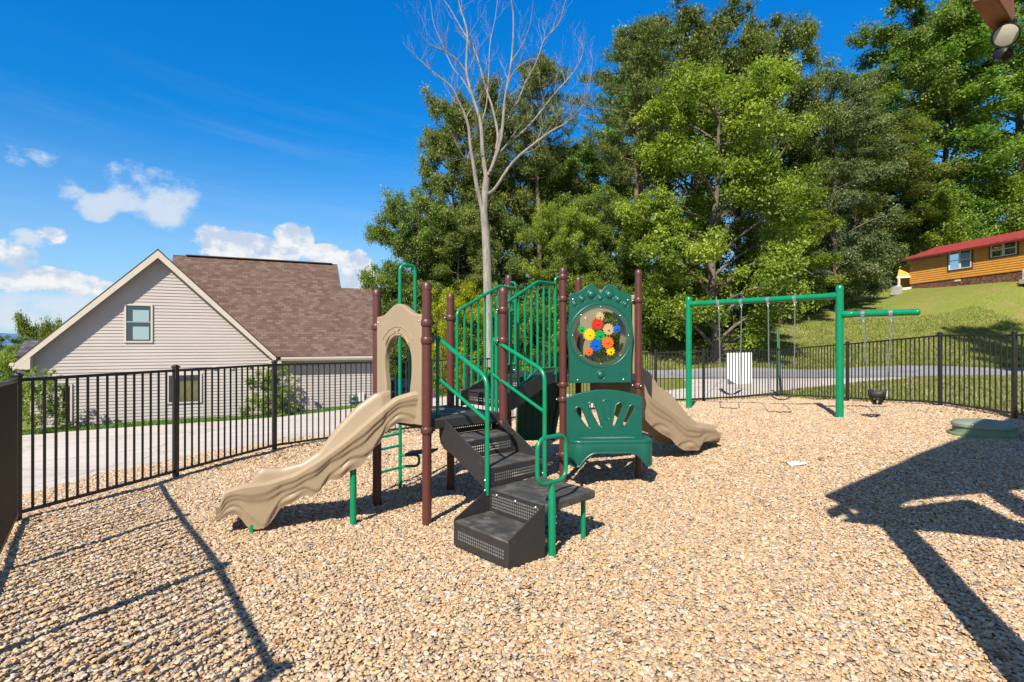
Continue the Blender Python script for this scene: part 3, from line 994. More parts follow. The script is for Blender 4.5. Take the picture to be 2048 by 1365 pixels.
# --- arched slide entrances
def arch_panel(p, q, zd, outward):
    u = (q - p); u.z = 0
    Lw = u.length; u = u.normalized()
    n = Vector(outward).normalized()
    g = .052
    w0, w1 = g, Lw - g
    c = Lw / 2
    def outl():
        pts = [(w0, zd - .06), (w0, zd + .99)]
        for k in range(0, 21):
            t = k / 20
            x = w0 + .05 + (w1 - w0 - .10) * t
            s = abs(2 * t - 1)
            z = zd + .995 + .115 * (0.5 + 0.5 * math.cos(math.pi * min(1, s * 1.05)))
            pts.append((x, z))
        pts += [(w1, zd + .99), (w1, zd - .06)]
        return pts[::-1]
    hole = []
    hw = .245
    for k in range(25):
        a = math.pi * k / 24
        hole.append((c + hw * math.cos(a), zd + .52 + .27 * math.sin(a)))
    hole += [(c - hw * .98, zd + .42), (c - hw * .88, zd + .30), (c - hw * .86, zd + .16), (c - hw * .90, zd + .01), (c + hw * .90, zd + .01), (c + hw * .86, zd + .16), (c + hw * .88, zd + .30), (c + hw * .98, zd + .42)]
    b = MB()
    b.plate(outl(), [hole], p - n * .035, u, UP, n, .07)
    o = b.build('slide_panel', M_tan(), PLAY, bevel=.014, bseg=3)
    # raised arcs, two leaves and a small bird above the opening
    def pt(x, z, k=.036): return p + u * x + UP * z + n * k
    for rr in (.285, .345):
        MB().tube([pt(c + rr * math.cos(a), zd + .545 + rr * .98 * math.sin(a)) for a in [R(38 + 104 * k / 18) for k in range(19)]], .005, 6).build('relief_arc', M_tan(), o)
    for sg in (-1, 1):
        pr = [(sg * .215, .685), (sg * .175, .735), (sg * .135, .80), (sg * .17, .79), (sg * .205, .745)]
        MB().add([pt(c + x, zd + z, .042) for x, z in pr] + [pt(c + sg * .173, zd + .75, .053)], [(i, (i + 1) % 5, 5) for i in range(5)]).build('relief_leaf', M_tan(), o)
    e = MB()
    e.tube([pt(c - .06, zd + .835), pt(c - .02, zd + .845, .04), pt(c + .01, zd + .80, .04)], [.004, .011, .004], 8)
    e.tube([pt(c - .0, zd + .83), pt(c + .05, zd + .862, .04)], [.009, .003], 8)
    e.tube([pt(c + .01, zd + .80), pt(c + .06, zd + .80), pt(c + .085, zd + .815)], [.009, .004, .007], 8)
    e.build('relief_bird', M_tan(), o)
    bolts(o, [pt(w0 + .03, zd + .93), pt(w1 - .03, zd + .93)], n, .011)
    return o


nAB = Vector((-(pB - pA).y, (pB - pA).x, 0)); nAB = nAB if nAB.dot(Vector((-1, -1, 0))) > 0 else -nAB
nFG = Vector((-(pG - pF).y, (pG - pF).x, 0)); nFG = nFG if nFG.dot(Vector((1, .5, 0))) > 0 else -nFG
arch_panel(pA, pB, DECK1, nAB)
arch_panel(pF, pG, DECK2, nFG)

# --- slides
def interp(tab, s):
    return np.interp(s, [p[0] for p in tab], [p[1] for p in tab])


def smooth_tab(tab, n=161, w=5):
    x = np.linspace(0, 1, n)
    y = interp(tab, x)
    k = np.ones(w) / w
    yp = np.concatenate([np.full(w // 2, y[0]), y, np.full(w // 2, y[-1])])
    return x, np.convolve(yp, k, 'valid')


def slide(N0, N1, F0, F1, near_top, far_top, bottom, floor_d, name_lbl, legs, side):
    """N*/F*: plan lines of the two outer walls; *_top, bottom: tables of (s,z)"""
    n = 97
    S = np.linspace(0, 1, n)
    nt = np.interp(S, *smooth_tab(near_top)); ftp = np.interp(S, *smooth_tab(far_top)); bt = np.interp(S, *smooth_tab(bottom, w=3))
    fl = np.interp(S, *smooth_tab(floor_d))
    rings = []
    H = 22
    for i, s in enumerate(S):
        pn, pf = N0.lerp(N1, s), F0.lerp(F1, s)
        wv = (pf - pn); W = wv.length; wv = wv.normalized()
        lip = .032 * min(1, .35 + s * 10) * (1.0 if s < .97 else 1.0)
        ring = []
        # outer near wall, bottom to top, with moulded waves
        zb, zt = bt[i], nt[i]
        def relief(h):
            # h: 0 at the lower edge, 1 at the lip
            o = 0.0
            f1 = .80 + .02 * math.sin(s * 20)
            f2 = .62 + .045 * math.sin(s * 16 + .6)
            o += .015 * (1 / (1 + math.exp(-(h - f1) * 70)))
            o += .015 * (1 / (1 + math.exp(-(h - f2) * 70)))
            ph = (s * 3.6 + .15) % 1.0
            hum = .42 * math.sin(math.pi * ph) ** .7
            if h < hum:
                o -= .020 * min(1, (hum - h) * 12)
            bl = math.exp(-(((ph - .55) / .22) ** 2 + ((h - .20) / .12) ** 2))
            o += .024 * bl
            return o * min(1, max(.15, (zt - zb - .10) / .22))
        for k in range(H):
            h = k / (H - 1)
            ring.append(at(pn - wv * (relief(h) - .018 + .012 * h), zb + (zt - .028 - zb) * h))
        # lip
        for a in (160, 120, 90, 60, 20):
            ring.append(at(pn + wv * (.012 + lip * .5 + lip * math.cos(R(a))), zt - lip * .9 + lip * .9 * math.sin(R(a))))
        zf = fl[i]
        ring += [at(pn + wv * (.012 + lip * 1.5 + .006), zt - lip * 1.1 - (zt - zf) * .12), at(pn + wv * (lip * 1.5 + .032), zf + (zt - zf) * .38), at(pn + wv * (.108), zf + .018), at(pn + wv * (.15), zf)]
        ring += [at(pn + wv * (W * .5), zf - .008)]
        zt2 = ftp[i]
        ring += [at(pf - wv * (.15), zf), at(pf - wv * (.108), zf + .018), at(pf - wv * (lip * 1.5 + .032), zf + (zt2 - zf) * .38), at(pf - wv * (.012 + lip * 1.5 + .006), zt2 - lip * 1.1 - (zt2 - zf) * .12)]
        for a in (20, 60, 90, 120, 160):
            ring.append(at(pf - wv * (.012 + lip * .5 + lip * math.cos(R(a))), zt2 - lip * .9 + lip * .9 * math.sin(R(a))))
        for k in range(H - 1, -1, -1):
            h = k / (H - 1)
            ring.append(at(pf + wv * (relief(h) - .018 + .012 * h), zb + (zt2 - .028 - zb) * h))
        # underside
        ring += [at(pf - wv * .06, max(zb + .02, min(zf - .03, zb + .06))), at(pn.lerp(pf, .5), zf - .03), at(pn + wv * .06, max(zb + .02, min(zf - .03, zb + .06)))]
        rings.append(ring)
    # rounded nose at the run-out
    m = len(rings[0])
    ax = ((N1 - N0).normalized() + (F1 - F0).normalized()).normalized()
    last = rings[-1]
    cz = sum(p.z for p in last) / m
    ctr = sum((p for p in last), Vector()) / m
    for k in (1, 2, 3):
        a = k * 30
        f = math.cos(R(a)) * .5 + .5
        rings.append([p - UP * (.012 * (1 - math.cos(R(a)))) + ax * .030 * math.sin(R(a)) for p in last])
    b = MB()
    vs = [p for r_ in rings for p in r_]
    fs = []
    for i in range(len(rings) - 1):
        for k in range(m):
            k2 = (k + 1) % m
            fs.append((i * m + k, i * m + k2, (i + 1) * m + k2, (i + 1) * m + k))
    fs.append(tuple(range(m)))
    b.add(vs, fs)
    e = (len(rings) - 1) * m
    b.f.append(tuple(e + k for k in range(m)))
    o = b.build('slide', M_tan(), PLAY, smooth=50)
    for p, z0, z1, r in legs:
        MB().tube([(p[0], p[1], z0), (p[0], p[1], z1)], r, 14).build('leg', M_green(), o)
    # bolted flange at the deck end
    return o


def tab(N0, N1, pts):
    """photo pixels lying on the vertical plane through N0-N1  ->  (s, z) table"""
    out = []
    for px, py in pts:
        k = (px - 1024) / FPX
        den = (N1.x - N0.x) - k * (N1.y - N0.y)
        s = (k * N0.y - N0.x) / den
        Y = N0.y + s * (N1.y - N0.y)
        out.append((s, CAMZ - (py - 683) / FPX * Y))
    out.sort()
    return [(min(1, max(0, s)), z) for s, z in out]


LN0, LN1 = Vector((-.90, 5.225, 0)), Vector((-2.52, 4.74, 0))
LF0, LF1 = Vector((-1.26, 5.62, 0)), Vector((-2.70, 5.20, 0))
l_top = tab(LN0, LN1, [(828, 784), (793, 795), (752, 827), (698, 873), (644, 914), (590, 947), (535, 964), (481, 971), (451, 981), (436, 1000), (428, 1022)])
l_far = tab(LF0, LF1, [(775, 781), (747, 787), (712, 813), (671, 856), (636, 902), (603, 924), (562, 935), (522, 935), (508, 950), (500, 975)])
l_bot = tab(LN0, LN1, [(826, 850), (801, 846), (771, 868), (766, 886), (748, 902), (731, 930), (722, 938), (700, 945), (682, 962), (660, 962), (641, 984), (630, 995), (610, 992), (587, 1008), (562, 1018),
                       (548, 1040), (535, 1057), (516, 1063), (496, 1060), (481, 1040), (468, 1030), (450, 1036), (436, 1048), (428, 1040)])
l_fl = [(0, 1.02), (.08, 1.0), (.25, .80), (.45, .53), (.62, .36), (.76, .285), (.9, .26), (1, .25)]
slide(LN0, LN1, LF0, LF1, l_top, l_far, l_bot, l_fl, '', [((-1.49, 5.16), -.05, .62, .030), ((-2.30, 4.86), -.05, .16, .022)], 0)

RN0, RN1 = Vector((1.52, 7.02, 0)), Vector((2.95, 7.82, 0))
RF0, RF1 = Vector((1.07, 7.60, 0)), Vector((3.02, 8.30, 0))
r_top = tab(RN0, RN1, [(1262, 722), (1280, 748), (1296, 790), (1318, 806), (1345, 826), (1372, 846), (1392, 852), (1410, 853), (1428, 856), (1438, 866)])
r_far = tab(RF0, RF1, [(1180, 735), (1215, 738), (1250, 735), (1280, 736), (1296, 745), (1314, 772), (1341, 790), (1356, 808), (1372, 829), (1393, 847), (1415, 848), (1434, 850)])
r_bot = tab(RN0, RN1, [(1262, 800), (1275, 815), (1290, 836), (1308, 855), (1328, 870), (1346, 880), (1358, 895), (1372, 903), (1401, 903), (1406, 890), (1412, 884), (1426, 882), (1438, 878)])
r_fl = [(0, 1.35), (.06, 1.33), (.2, 1.13), (.35, .88), (.5, .66), (.65, .45), (.78, .36), (.9, .33), (1, .325)]
slide(RN0, RN1, RF0, RF1, r_top, r_far, r_bot, r_fl, '', [((2.72, 7.95), 0, .25, .022)], 1)

# --- gear panel
gu = (pF - pE).normalized()
gn = Vector((gu.y, -gu.x, 0))          # towards the viewer
gc = pE + (pF - pE) * .48 + gn * .02
def gp(x, z, k): return gc + gu * x + UP * z + gn * k
W2 = .395
out = [(-W2, 1.262), (-W2, 1.60), (-W2 - .022, 1.85), (-W2 + .004, 2.10), (-W2, 2.345)]
for k in range(1, 30):
    t = k / 30
    x = -W2 + 2 * W2 * t
    s = abs(x) / W2
    z = 2.37 + .115 * math.exp(-((s - .30) / .30) ** 2) - (.040 * math.exp(-(s / .07) ** 2))
    out.append((x, z))
out += [(W2, 2.345), (W2 - .004, 2.10), (W2 + .022, 1.85), (W2, 1.60), (W2, 1.262)]
hole = [(.345 * math.cos(2 * math.pi * k / 48), 1.849 + .345 * math.sin(2 * math.pi * k / 48)) for k in range(48)]
gpn = MB().plate(out[::-1], [hole], gp(0, 0, .03), gu, UP, -gn, .05).build('gear_panel', M_teal(), PLAY, bevel=.010, bseg=3)
for x, z, r in ((-.113, 2.352, .048), (.115, 2.352, .048), (-.230, 2.295, .036), (.227, 2.295, .036), (0, 2.307, .030), (-.323, 2.235, .028), (.320, 2.235, .028), (.005, 1.360, .045)):
    kn = MB().dome(gp(x, z, .028), r, gn, r * .55, 18)
    kn.tube([gp(x + (r + .010) * math.cos(a), z + (r + .010) * math.sin(a), .030) for a in [2 * math.pi * k / 24 for k in range(24)]], .004, 6, closed=True)
    kn.build('boss', M_teal(), gpn)
fr = MB()
fr.tube([gp(.395 * math.cos(a), 1.849 + .395 * math.sin(a), .030) for a in [2 * math.pi * k / 60 for k in range(60)]], .006, 6, closed=True)
fr.build('raised_rim', M_teal(), gpn)
pb = MB()
for w0, w1, z0, z1 in ((.24, .345, 1.365, 1.390),):
    loop = [gp(w0, z0, .031), gp(w1, z0, .031), gp(w1, z1, .031), gp(w0, z1, .031)]
    pb.tube(loop, .0025, 6, closed=True)
pb.build('maker_plate', M_teal(), gpn)
# clear dome window with a flat flange
gm = bpy.data.materials.new('clear_polycarbonate'); gm.use_nodes = True
t = NT(gm.node_tree)
fres = t.n('ShaderNodeLayerWeight', {'Blend': .25})
tr = t.n('ShaderNodeBsdfTransparent', {'Color': (.90, .94, .91, 1)})
gl = t.n('ShaderNodeBsdfGlossy', {'Roughness': .04, 'Color': (.9, .95, .95, 1)})
mx = t.n('ShaderNodeMixShader', {0: t.math('MULTIPLY', fres.outputs['Facing'], .5), 1: tr.outputs[0], 2: gl.outputs[0]})
t.n('ShaderNodeOutputMaterial', {'Surface': mx.outputs[0]})
MATS['clear'] = gm
wm = bpy.data.materials.new('clear_flange'); wm.use_nodes = True
t = NT(wm.node_tree)
tr = t.n('ShaderNodeBsdfTransparent', {'Color': (.80, .88, .80, 1)})
pb_ = t.n('ShaderNodeBsdfPrincipled', {'Base Color': (.10, .16, .115, 1), 'Roughness': .12})
mx = t.n('ShaderNodeMixShader', {0: .35, 1: tr.outputs[0], 2: pb_.outputs[0]})
t.n('ShaderNodeOutputMaterial', {'Surface': mx.outputs[0]})
fl_ = MB().lathe(gp(0, 1.849, .031), [(.330, 0), (.375, 0), (.375, .004), (.330, .004)], 56, gn, caps=False).build('window_flange', wm, gpn)
wd = MB().lathe(gp(0, 1.849, .033), [(.330, .001), (.318, .022), (.28, .040), (.18, .052), (.08, .056), (.0005, .057)], 56, gn, caps=False).build('window', gm, gpn, smooth=60)
bolts(gpn, [gp(.352 * math.cos(R(90 + 45 * k)), 1.849 + .352 * math.sin(R(90 + 45 * k)), .035) for k in range(8)], gn, .009)
bolts(gpn, [gp(-.29, 1.30, .03), gp(.29, 1.30, .03), gp(-.35, 2.29, .03), gp(.35, 2.29, .03)], gn, .012)
GEAR = [((-.035, .140), .070, 14, (.56, .028, .016), 'red'), ((.105, .075), .066, 14, (.55, .36, .19), 'tan'), ((.210, .083), .042, 10, (.0, .10, .52), 'blue'),
        ((-.235, .075), .042, 10, (.0, .32, .055), 'green'), ((-.135, .010), .067, 14, (.85, .52, .0), 'yellow'), ((-.005, .0), .061, 13, (.0, .35, .06), 'green'),
        ((.095, -.090), .070, 14, (.80, .13, .02), 'orange'), ((-.055, -.120), .070, 14, (.0, .10, .52), 'blue'), ((-.145, -.200), .047, 10, (.72, .10, .03), 'orange'),
        ((.133, -.195), .048, 10, (.85, .50, .0), 'yellow'), ((-.005, .235), .050, 11, (.55, .33, .18), 'tan')]
backp = MB().lathe(gp(0, 1.849, -.012), [(.0005, 0), (.36, 0)], 48, gn, caps=False).build('back_window', gm, gpn, smooth=0)
for i, ((x, z), r, nt_, c, nm) in enumerate(GEAR):
    g = MB()
    pr = []
    for k in range(nt_ * 4):
        rr = r + (.011 if (k % 4) in (1, 2) else -.004)
        a = 2 * math.pi * k / (nt_ * 4) + i * .7
        pr.append((x + rr * math.cos(a), 1.849 + z + rr * math.sin(a)))
    g.plate(pr, [], gp(0, 0, -.004 if i % 2 else .002), gu, UP, gn, .016)
    m = mat('gear_%s_plastic' % nm, c, .32)
    g.lathe(gp(x, 1.849 + z, .004), [(.016, 0), (.016, .016), (.009, .018), (.009, .030), (.0005, .032)], 12, gn)
    o = g.build('gear', m, gpn, bevel=.002, label='%s %s gear' % ('small' if r < .055 else 'large', nm))

# --- bench panel
bu = (Vector((1.60, 6.75, 0)) - Vector((.665, 6.68, 0))).normalized()
bn = Vector((bu.y, -bu.x, 0))
b0 = Vector((.665, 6.68, 0))
BW = .937
def bp(x, z, k): return b0 + bu * x + UP * z + bn * k
out = [(0.0, .58), (0, 1.085)]
for k in range(0, 25):
    t = k / 24
    out.append((.012 + (BW - .024) * t, 1.10 + .085 * math.sin(math.pi * t) ** .9))
out += [(BW, 1.085), (BW, .58)]
def slot(x0, z0, x1, z1, r0, r1):
    d = Vector((x1 - x0, z1 - z0)); a0 = math.atan2(d.y, d.x)
    pts = []
    for k in range(9): 
        a = a0 + math.pi / 2 + math.pi * k / 8
        pts.append((x0 + r0 * math.cos(a), z0 + r0 * math.sin(a)))
    for k in range(9):
        a = a0 - math.pi / 2 + math.pi * k / 8
        pts.append((x1 + r1 * math.cos(a), z1 + r1 * math.sin(a)))
    return pts
def zx(x, y): return ((x - 85) * .000985, CAMZ - ((760 + y / 6.205) - 683) / FPX * 6.7)
slots = []
for (xa, ya, xb, yb) in ((245, 385, 345, 580), (405, 330, 495, 565), (750, 335, 682, 560), (895, 368, 815, 555)):
    (x0, z0), (x1, z1) = zx(xa, ya), zx(xb, yb)
    slots.append(slot(x0, z0, x1, z1, .036, .019))
bpn = MB().plate(out[::-1], slots, bp(0, 0, 0), bu, UP, -bn, .05).build('bench', M_teal(), PLAY, bevel=.010, bseg=3)
(x0, z0), (x1, z1) = zx(582, 305), zx(592, 465)
for lp_ in slots + [slot(x0, z0, x1, z1, .038, .020)]:
    cx = sum(p[0] for p in lp_) / len(lp_); cz = sum(p[1] for p in lp_) / len(lp_)
    MB().tube([bp(cx + (x - cx) * 1.12 + math.copysign(.010, x - cx), cz + (z - cz) * 1.03 + math.copysign(.008, z - cz), .001) for x, z in lp_], .006, 6, closed=True).build('slot_rim', M_teal(), bpn)
# seat with a rounded front and a cut-away apron
def dpath(depth, x0, x1, rad, n=8, tail=.0):
    pts = [(x0, -tail)]
    for k in range(n + 1):
        a = math.pi + math.pi / 2 * k / n
        pts.append((x0 + rad + rad * math.cos(a), depth - rad - rad * math.sin(a)))
    for k in range(n + 1):
        a = math.pi / 2 - math.pi / 2 * k / n
        pts.append((x1 - rad + rad * math.cos(a), depth - rad + rad * math.sin(a)))
    pts.append((x1, -tail))
    return pts
sd = dpath(.33, -.005, BW + .05, .12)
st = MB()
vs = [bp(x, .625, k) for x, k in sd] + [bp(x, .577, k) for x, k in sd]
m_ = len(sd)
st.add(vs, [tuple(range(m_)), tuple(range(2 * m_ - 1, m_ - 1, -1))] + [(i, (i + 1) % m_, (i + 1) % m_ + m_, i + m_) for i in range(m_)])
seat = st.build('seat', M_teal(), bpn, bevel=.016, bseg=3)
# worn pale patch where people sit
wp = MB()
wpts = [(BW / 2 + .33 * math.cos(a), .16 + .055 * math.sin(a)) for a in [2 * math.pi * k / 32 for k in range(32)]]
wp.add([bp(x, .6275, k) for x, k in wpts], [tuple(range(32))])
wp.build('worn_patch', mat('scuffed_teal', (.10, .17, .145), .6, var=.5, vscale=18), bpn, smooth=0)
ad = dpath(.315, .008, BW + .037, .11, 12)
# resample the apron path evenly
seg = [0]
for i in range(1, len(ad)):
    seg.append(seg[-1] + math.dist(ad[i], ad[i - 1]))
ss = np.linspace(0, seg[-1], 90)
ax_ = np.interp(ss, seg, [p[0] for p in ad]); ay_ = np.interp(ss, seg, [p[1] for p in ad])
apn = MB(); lowp = []
for i in range(90):
    x, k = ax_[i], ay_[i]
    xm = (x - .02) / (BW - .0)
    front = k > .18
    if front:
        e = min(1, max(0, (min(xm, 1.0 - xm * .98) - .10) / .22)) if False else 0
        a = min(1, max(0, (min(x - .10, BW - .05 - x)) / .20))
        zb = .325 + .155 * (math.sin(a * math.pi / 2) ** .8)
    else:
        zb = .325
    lowp.append(bp(x, zb, k))
    apn.v += [tuple(bp(x, .585, k)), tuple(bp(x, zb, k))]
apn.f += [(2 * i, 2 * i + 1, 2 * i + 3, 2 * i + 2) for i in range(89)]
apn.build('apron', M_teal(), bpn, solid=.022, bevel=.004)
MB().tube([p + bn * .004 for p in lowp[6:-6]], .013, 8).build('apron_rim', M_teal(), bpn)

# --- loop ladder on the far side of the lower deck
lx = Vector((-1.31, 6.44, 0)); ldir = Vector((.765, .644, 0))
ar = MB()
q2 = lx + ldir * .20
ar.tube(bend([at(lx, Z(lx.x, lx.y) - .04), at(lx, 2.67), at(q2, 2.68), at(q2, 1.0)], .07, 7), .0205, 14)
lad = ar.build('loop_ladder', M_green(), PLAY)
p0 = lx - ldir * .26
MB().tube([at(p0, Z(p0.x, p0.y) - .04), at(p0, 1.02)], .0205, 14).build('rail', M_green(), lad)
for z in (.30, .56, .70, .90):
    MB().tube([at(p0, z - .02), at(lx, z)], .015, 10).build('rung', M_green(), lad)
q3 = lx + Vector((.12, -.05, 0))
MB().tube([at(q3, 1.0), at(q3, 1.9)], .018, 10).build('rail', M_green(), lad)
sl = Vector((.98, -.2, 0)).normalized()
pod = MB().tube(bend([at(lx, .44), at(lx + sl * .235, .46), at(lx + sl * .235, .33), at(lx, .31)], .06, 6), .016, 10).build('step_loop', M_green(), lad)
MB().box(at(lx + sl * .26 + Vector((0, .05, 0)), .485), (.34, .20, .022), sl + Vector((0, 0, .12))).build('step_plate', M_black(), lad, bevel=.006)

# --- moulded climber falling away behind the upper deck
cb = MB()
hn = Vector((-.10, 1, 0)).normalized()
hu = Vector((1, .10, 0)).normalized()
c0 = Vector((.10, 7.62, 0))
CW = .62
nn, mm = 24, 40
grid = []
for i in range(nn + 1):
    s = i / nn
    dist = .22 * (s ** 1.3)
    z = 1.33 - .96 * s
    for j in range(mm + 1):
        v = j / mm
        z2 = z + .03 * math.cos(v * math.pi * 2 * 6) * math.sin(math.pi * s)
        p = c0 + hn * dist + hu * (CW * v * (1 - .20 * s))
        grid.append(at(p, z2))
cb.add(grid, [(i * (mm + 1) + j, i * (mm + 1) + j + 1, (i + 1) * (mm + 1) + j + 1, (i + 1) * (mm + 1) + j) for i in range(nn) for j in range(mm)])
clb = cb.build('climbing_wall', M_teal(), PLAY, solid=.05, smooth=60)
for sx in (0.0, CW):
    ed = MB()
    va, vb = [], []
    for i in range(nn + 1):
        s = i / nn
        p = c0 + hn * (.22 * s ** 1.3) + hu * sx * (1 - .20 * s)
        z = 1.33 - .96 * s
        va.append(at(p + hn * .10, z)); vb.append(at(p - hn * .10, z))
    ed.add(va + vb, [(i, i + 1, i + 2 + nn, i + 1 + nn) for i in range(nn)])
    ed.build('side_wall', M_teal(), clb, solid=.04, smooth=60)
for sx in (-.02, CW + .02):
    q = c0 + hu * sx
    MB().tube(bend([at(q, 1.0), at(q, 2.1), at(q + hn * .28, 2.1), at(q + hn * .28, 1.25)], .07, 6), .0195, 12).build('grab_rail', M_green(), clb)
# ---------------------------------------------------------------- fence round the playground
FP = [(-1.69, 1.30), (-2.72, 2.63), (-3.745, 3.965), (-4.77, 5.30), (-4.28, 7.0), (-3.78, 8.75), (-2.516, 10.25), (-.896, 11.2), (.67, 12.25), (2.24, 13.3),
      (3.85, 14.75), (5.19, 14.9), (7.67, 15.9), (7.99, 13.1), (8.25, 10.6), (8.22, 9.0), (8.2, 7.2), (8.2, 5.4), (8.2, 3.6)]
FENCE = thing('metal_fence', (-4.77, 5.3, 0), 'black metal picket fence running all round the gravel playground', 'fence')


def build_fence():
    b = MB(); b.box((0, 0, .705), (.058, .058, 1.51)); b.box((0, 0, 1.452), (.074, .074, .022)); b.lathe((0, 0, 1.463), [(.034, 0), (.030, .010), (.012, .018), (.0005, .02)], 12)
    proto = b.build('post', M_fence(), FENCE, bevel=.004, local=True)
    me = proto.data
    for i, (x, y) in enumerate(FP):
        z = Z(x, y)
        o = proto if i == 0 else proto.copy()
        if i: COL.objects.link(o); o.parent = FENCE
        o.location = Vector((x, y, z - .0)) - Vector(FENCE.location)
        nx = FP[min(i + 1, len(FP) - 1)]; pv = FP[max(i - 1, 0)]
        o.rotation_euler = (0, 0, math.atan2(nx[1] - pv[1], nx[0] - pv[0]))
    for (x0, y0), (x1, y1) in zip(FP, FP[1:]):
        z0, z1 = Z(x0, y0), Z(x1, y1)
        d = Vector((x1 - x0, y1 - y0, 0)); L = d.length
        u = d.normalized()
        p = Vector((x0, y0, 0)) + u * .029; q = Vector((x1, y1, 0)) - u * .029
        b = MB()
        b.bar(at(p, z0 + 1.405), at(q, z1 + 1.405), .030, .032)
        b.bar(at(p, z0 + .125), at(q, z1 + .125), .030, .032)
        n = max(8, round(L / .112))
        for k in range(1, n):
            f = k / n
            w = p.lerp(q, f); zz = z0 + (z1 - z0) * f
            b.bar(at(w, zz + .12), at(w, zz + 1.40), .0185)
        b.build('panel', M_fence(), FENCE)


build_fence()

# ---------------------------------------------------------------- swings
SR, SL = Vector((6.10, 10.24, 0)), Vector((4.05, 12.60, 0))
SWING = thing('swing_frame', (6.1, 10.24, Z(6.1, 10.24)), 'green steel swing frame with two posts and a lower side arm', 'swing frame')
sdir = (SR - SL).normalized()


def big_post(p, top, r):
    b = MB()
    zb = Z(p.x, p.y) - .06
    b.lathe((p.x, p.y, 0), [(r, zb), (r, top - .11), (r + .004, top - .109), (r + .004, top - .065), (r * .9, top - .03), (r * .6, top - .006), (.0005, top)], 28, caps=False)
    b.build('post', M_green(), SWING)


big_post(SR, 2.83, .0665)
big_post(SL, 2.80, .0665)
BZ, AZ = 2.625, 2.272
bm_ = MB(); bm_.tube([at(SL, BZ), at(SR, BZ)], .058, 22); beam = bm_.build('top_beam', M_green(), SWING)
for p, dd in ((SL, sdir), (SR, -sdir)):
    MB().tube([at(p, BZ) + dd * .05, at(p, BZ) + dd * .16, at(p, BZ) + dd * .18], [.066, .066, .059], 22).build('sleeve', M_green(), beam)
ae = SR + sdir * 1.20
am = MB(); am.tube([at(SR, AZ), at(ae, AZ)], .058, 22); am.dome(at(ae, AZ), .058, sdir, .04, 22); arm = am.build('side_arm', M_green(), SWING)
am2 = MB(); am2.tube([at(SR, AZ) + sdir * .05, at(SR, AZ) + sdir * .20, at(SR, AZ) + sdir * .22], [.066, .066, .059], 22); am2.build('sleeve', M_green(), arm)


def on_beam(px, z, base):
    """point on the beam line at photo column px"""
    k = (px - 1024) / FPX
    s = (k * base.y - base.x) / (sdir.x - k * sdir.y)
    return base + sdir * s


def hanger(p, z, parent):
    b = MB()
    b.tube([at(p, z) - sdir * .028, at(p, z) + sdir * .028], .063, 20)
    b.box(at(p, z - .075), (.05, .03, .05), sdir)
    b.tube([at(p, z - .085) - sdir * .02, at(p, z - .15)], .012, 8)
    b.build('hanger', M_steel(), parent)


def chain(top, bot, name, parent, link=.040, r=.0042):
    b = MB()
    d = bot - top; L = d.length
    n = int(L / (link * .78))
    dn = d.normalized()
    u, v = frame_from(dn)
    for k in range(n):
        c = top + d * ((k + .5) / n)
        s, o = (u, v) if k % 2 == 0 else (v, u)
        pts = []
        for a in range(8):
            an = 2 * math.pi * a / 8
            pts.append(c + dn * (link * .5 * math.cos(an)) + s * (.0115 * math.sin(an)))
        b.tube(pts, r, 5, closed=True)
    return b.build(name, M_steel(), parent)


CL = [on_beam(px, BZ, SL) for px in (1438, 1483, 1536.5, 1590)]
for p in CL: hanger(p, BZ, beam)
CA = [on_beam(px, AZ, SR) for px in (1727, 1783)]
for p in CA: hanger(p, AZ, arm)


def belt_swing(pa, pb, zs, lbl, twist, sag):
    mid = (pa + pb) / 2
    root = thing('belt_swing', at(mid, zs), lbl, 'swing', 'belt swings hanging from the top beam')
    half = (pb - pa).length / 2 * .86
    tdir = Vector((sdir.x * math.cos(twist) - sdir.y * math.sin(twist), sdir.x * math.sin(twist) + sdir.y * math.cos(twist), 0))
    ea, eb = mid - tdir * half, mid + tdir * half
    ea.z = eb.z = zs
    chain(at(pa, BZ - .15), at(ea, zs + .03), 'chain', root)
    chain(at(pb, BZ - .15), at(eb, zs + .03), 'chain', root)
    w = Vector((-tdir.y, tdir.x, 0)) * .075
    b = MB()
    n = 14
    lo = []
    for i in range(n + 1):
        t = i / n
        c = ea.lerp(eb, t) - UP * (sag * math.sin(math.pi * t) ** .8)
        lo += [c - w, c + w]
    b.add(lo, [(2 * i, 2 * i + 1, 2 * i + 3, 2 * i + 2) for i in range(n)])
    b.build('seat', mat('black_rubber', (.018, .018, .02), .6, var=.3, vscale=20), root, solid=.012, smooth=60)
    for e in (ea, eb):
        tr_ = MB(); tr_.tube([e - w * .9, e + UP * .07, e + w * .9], .006, 6, closed=True); tr_.build('shackle', M_steel(), root)


belt_swing(CL[0], CL[1], .735, 'black belt swing hanging in front of the white board', .0, .105)
belt_swing(CL[2], CL[3], .72, 'black belt swing hanging next to the green sign post, seat turned edge on', .35, .12)


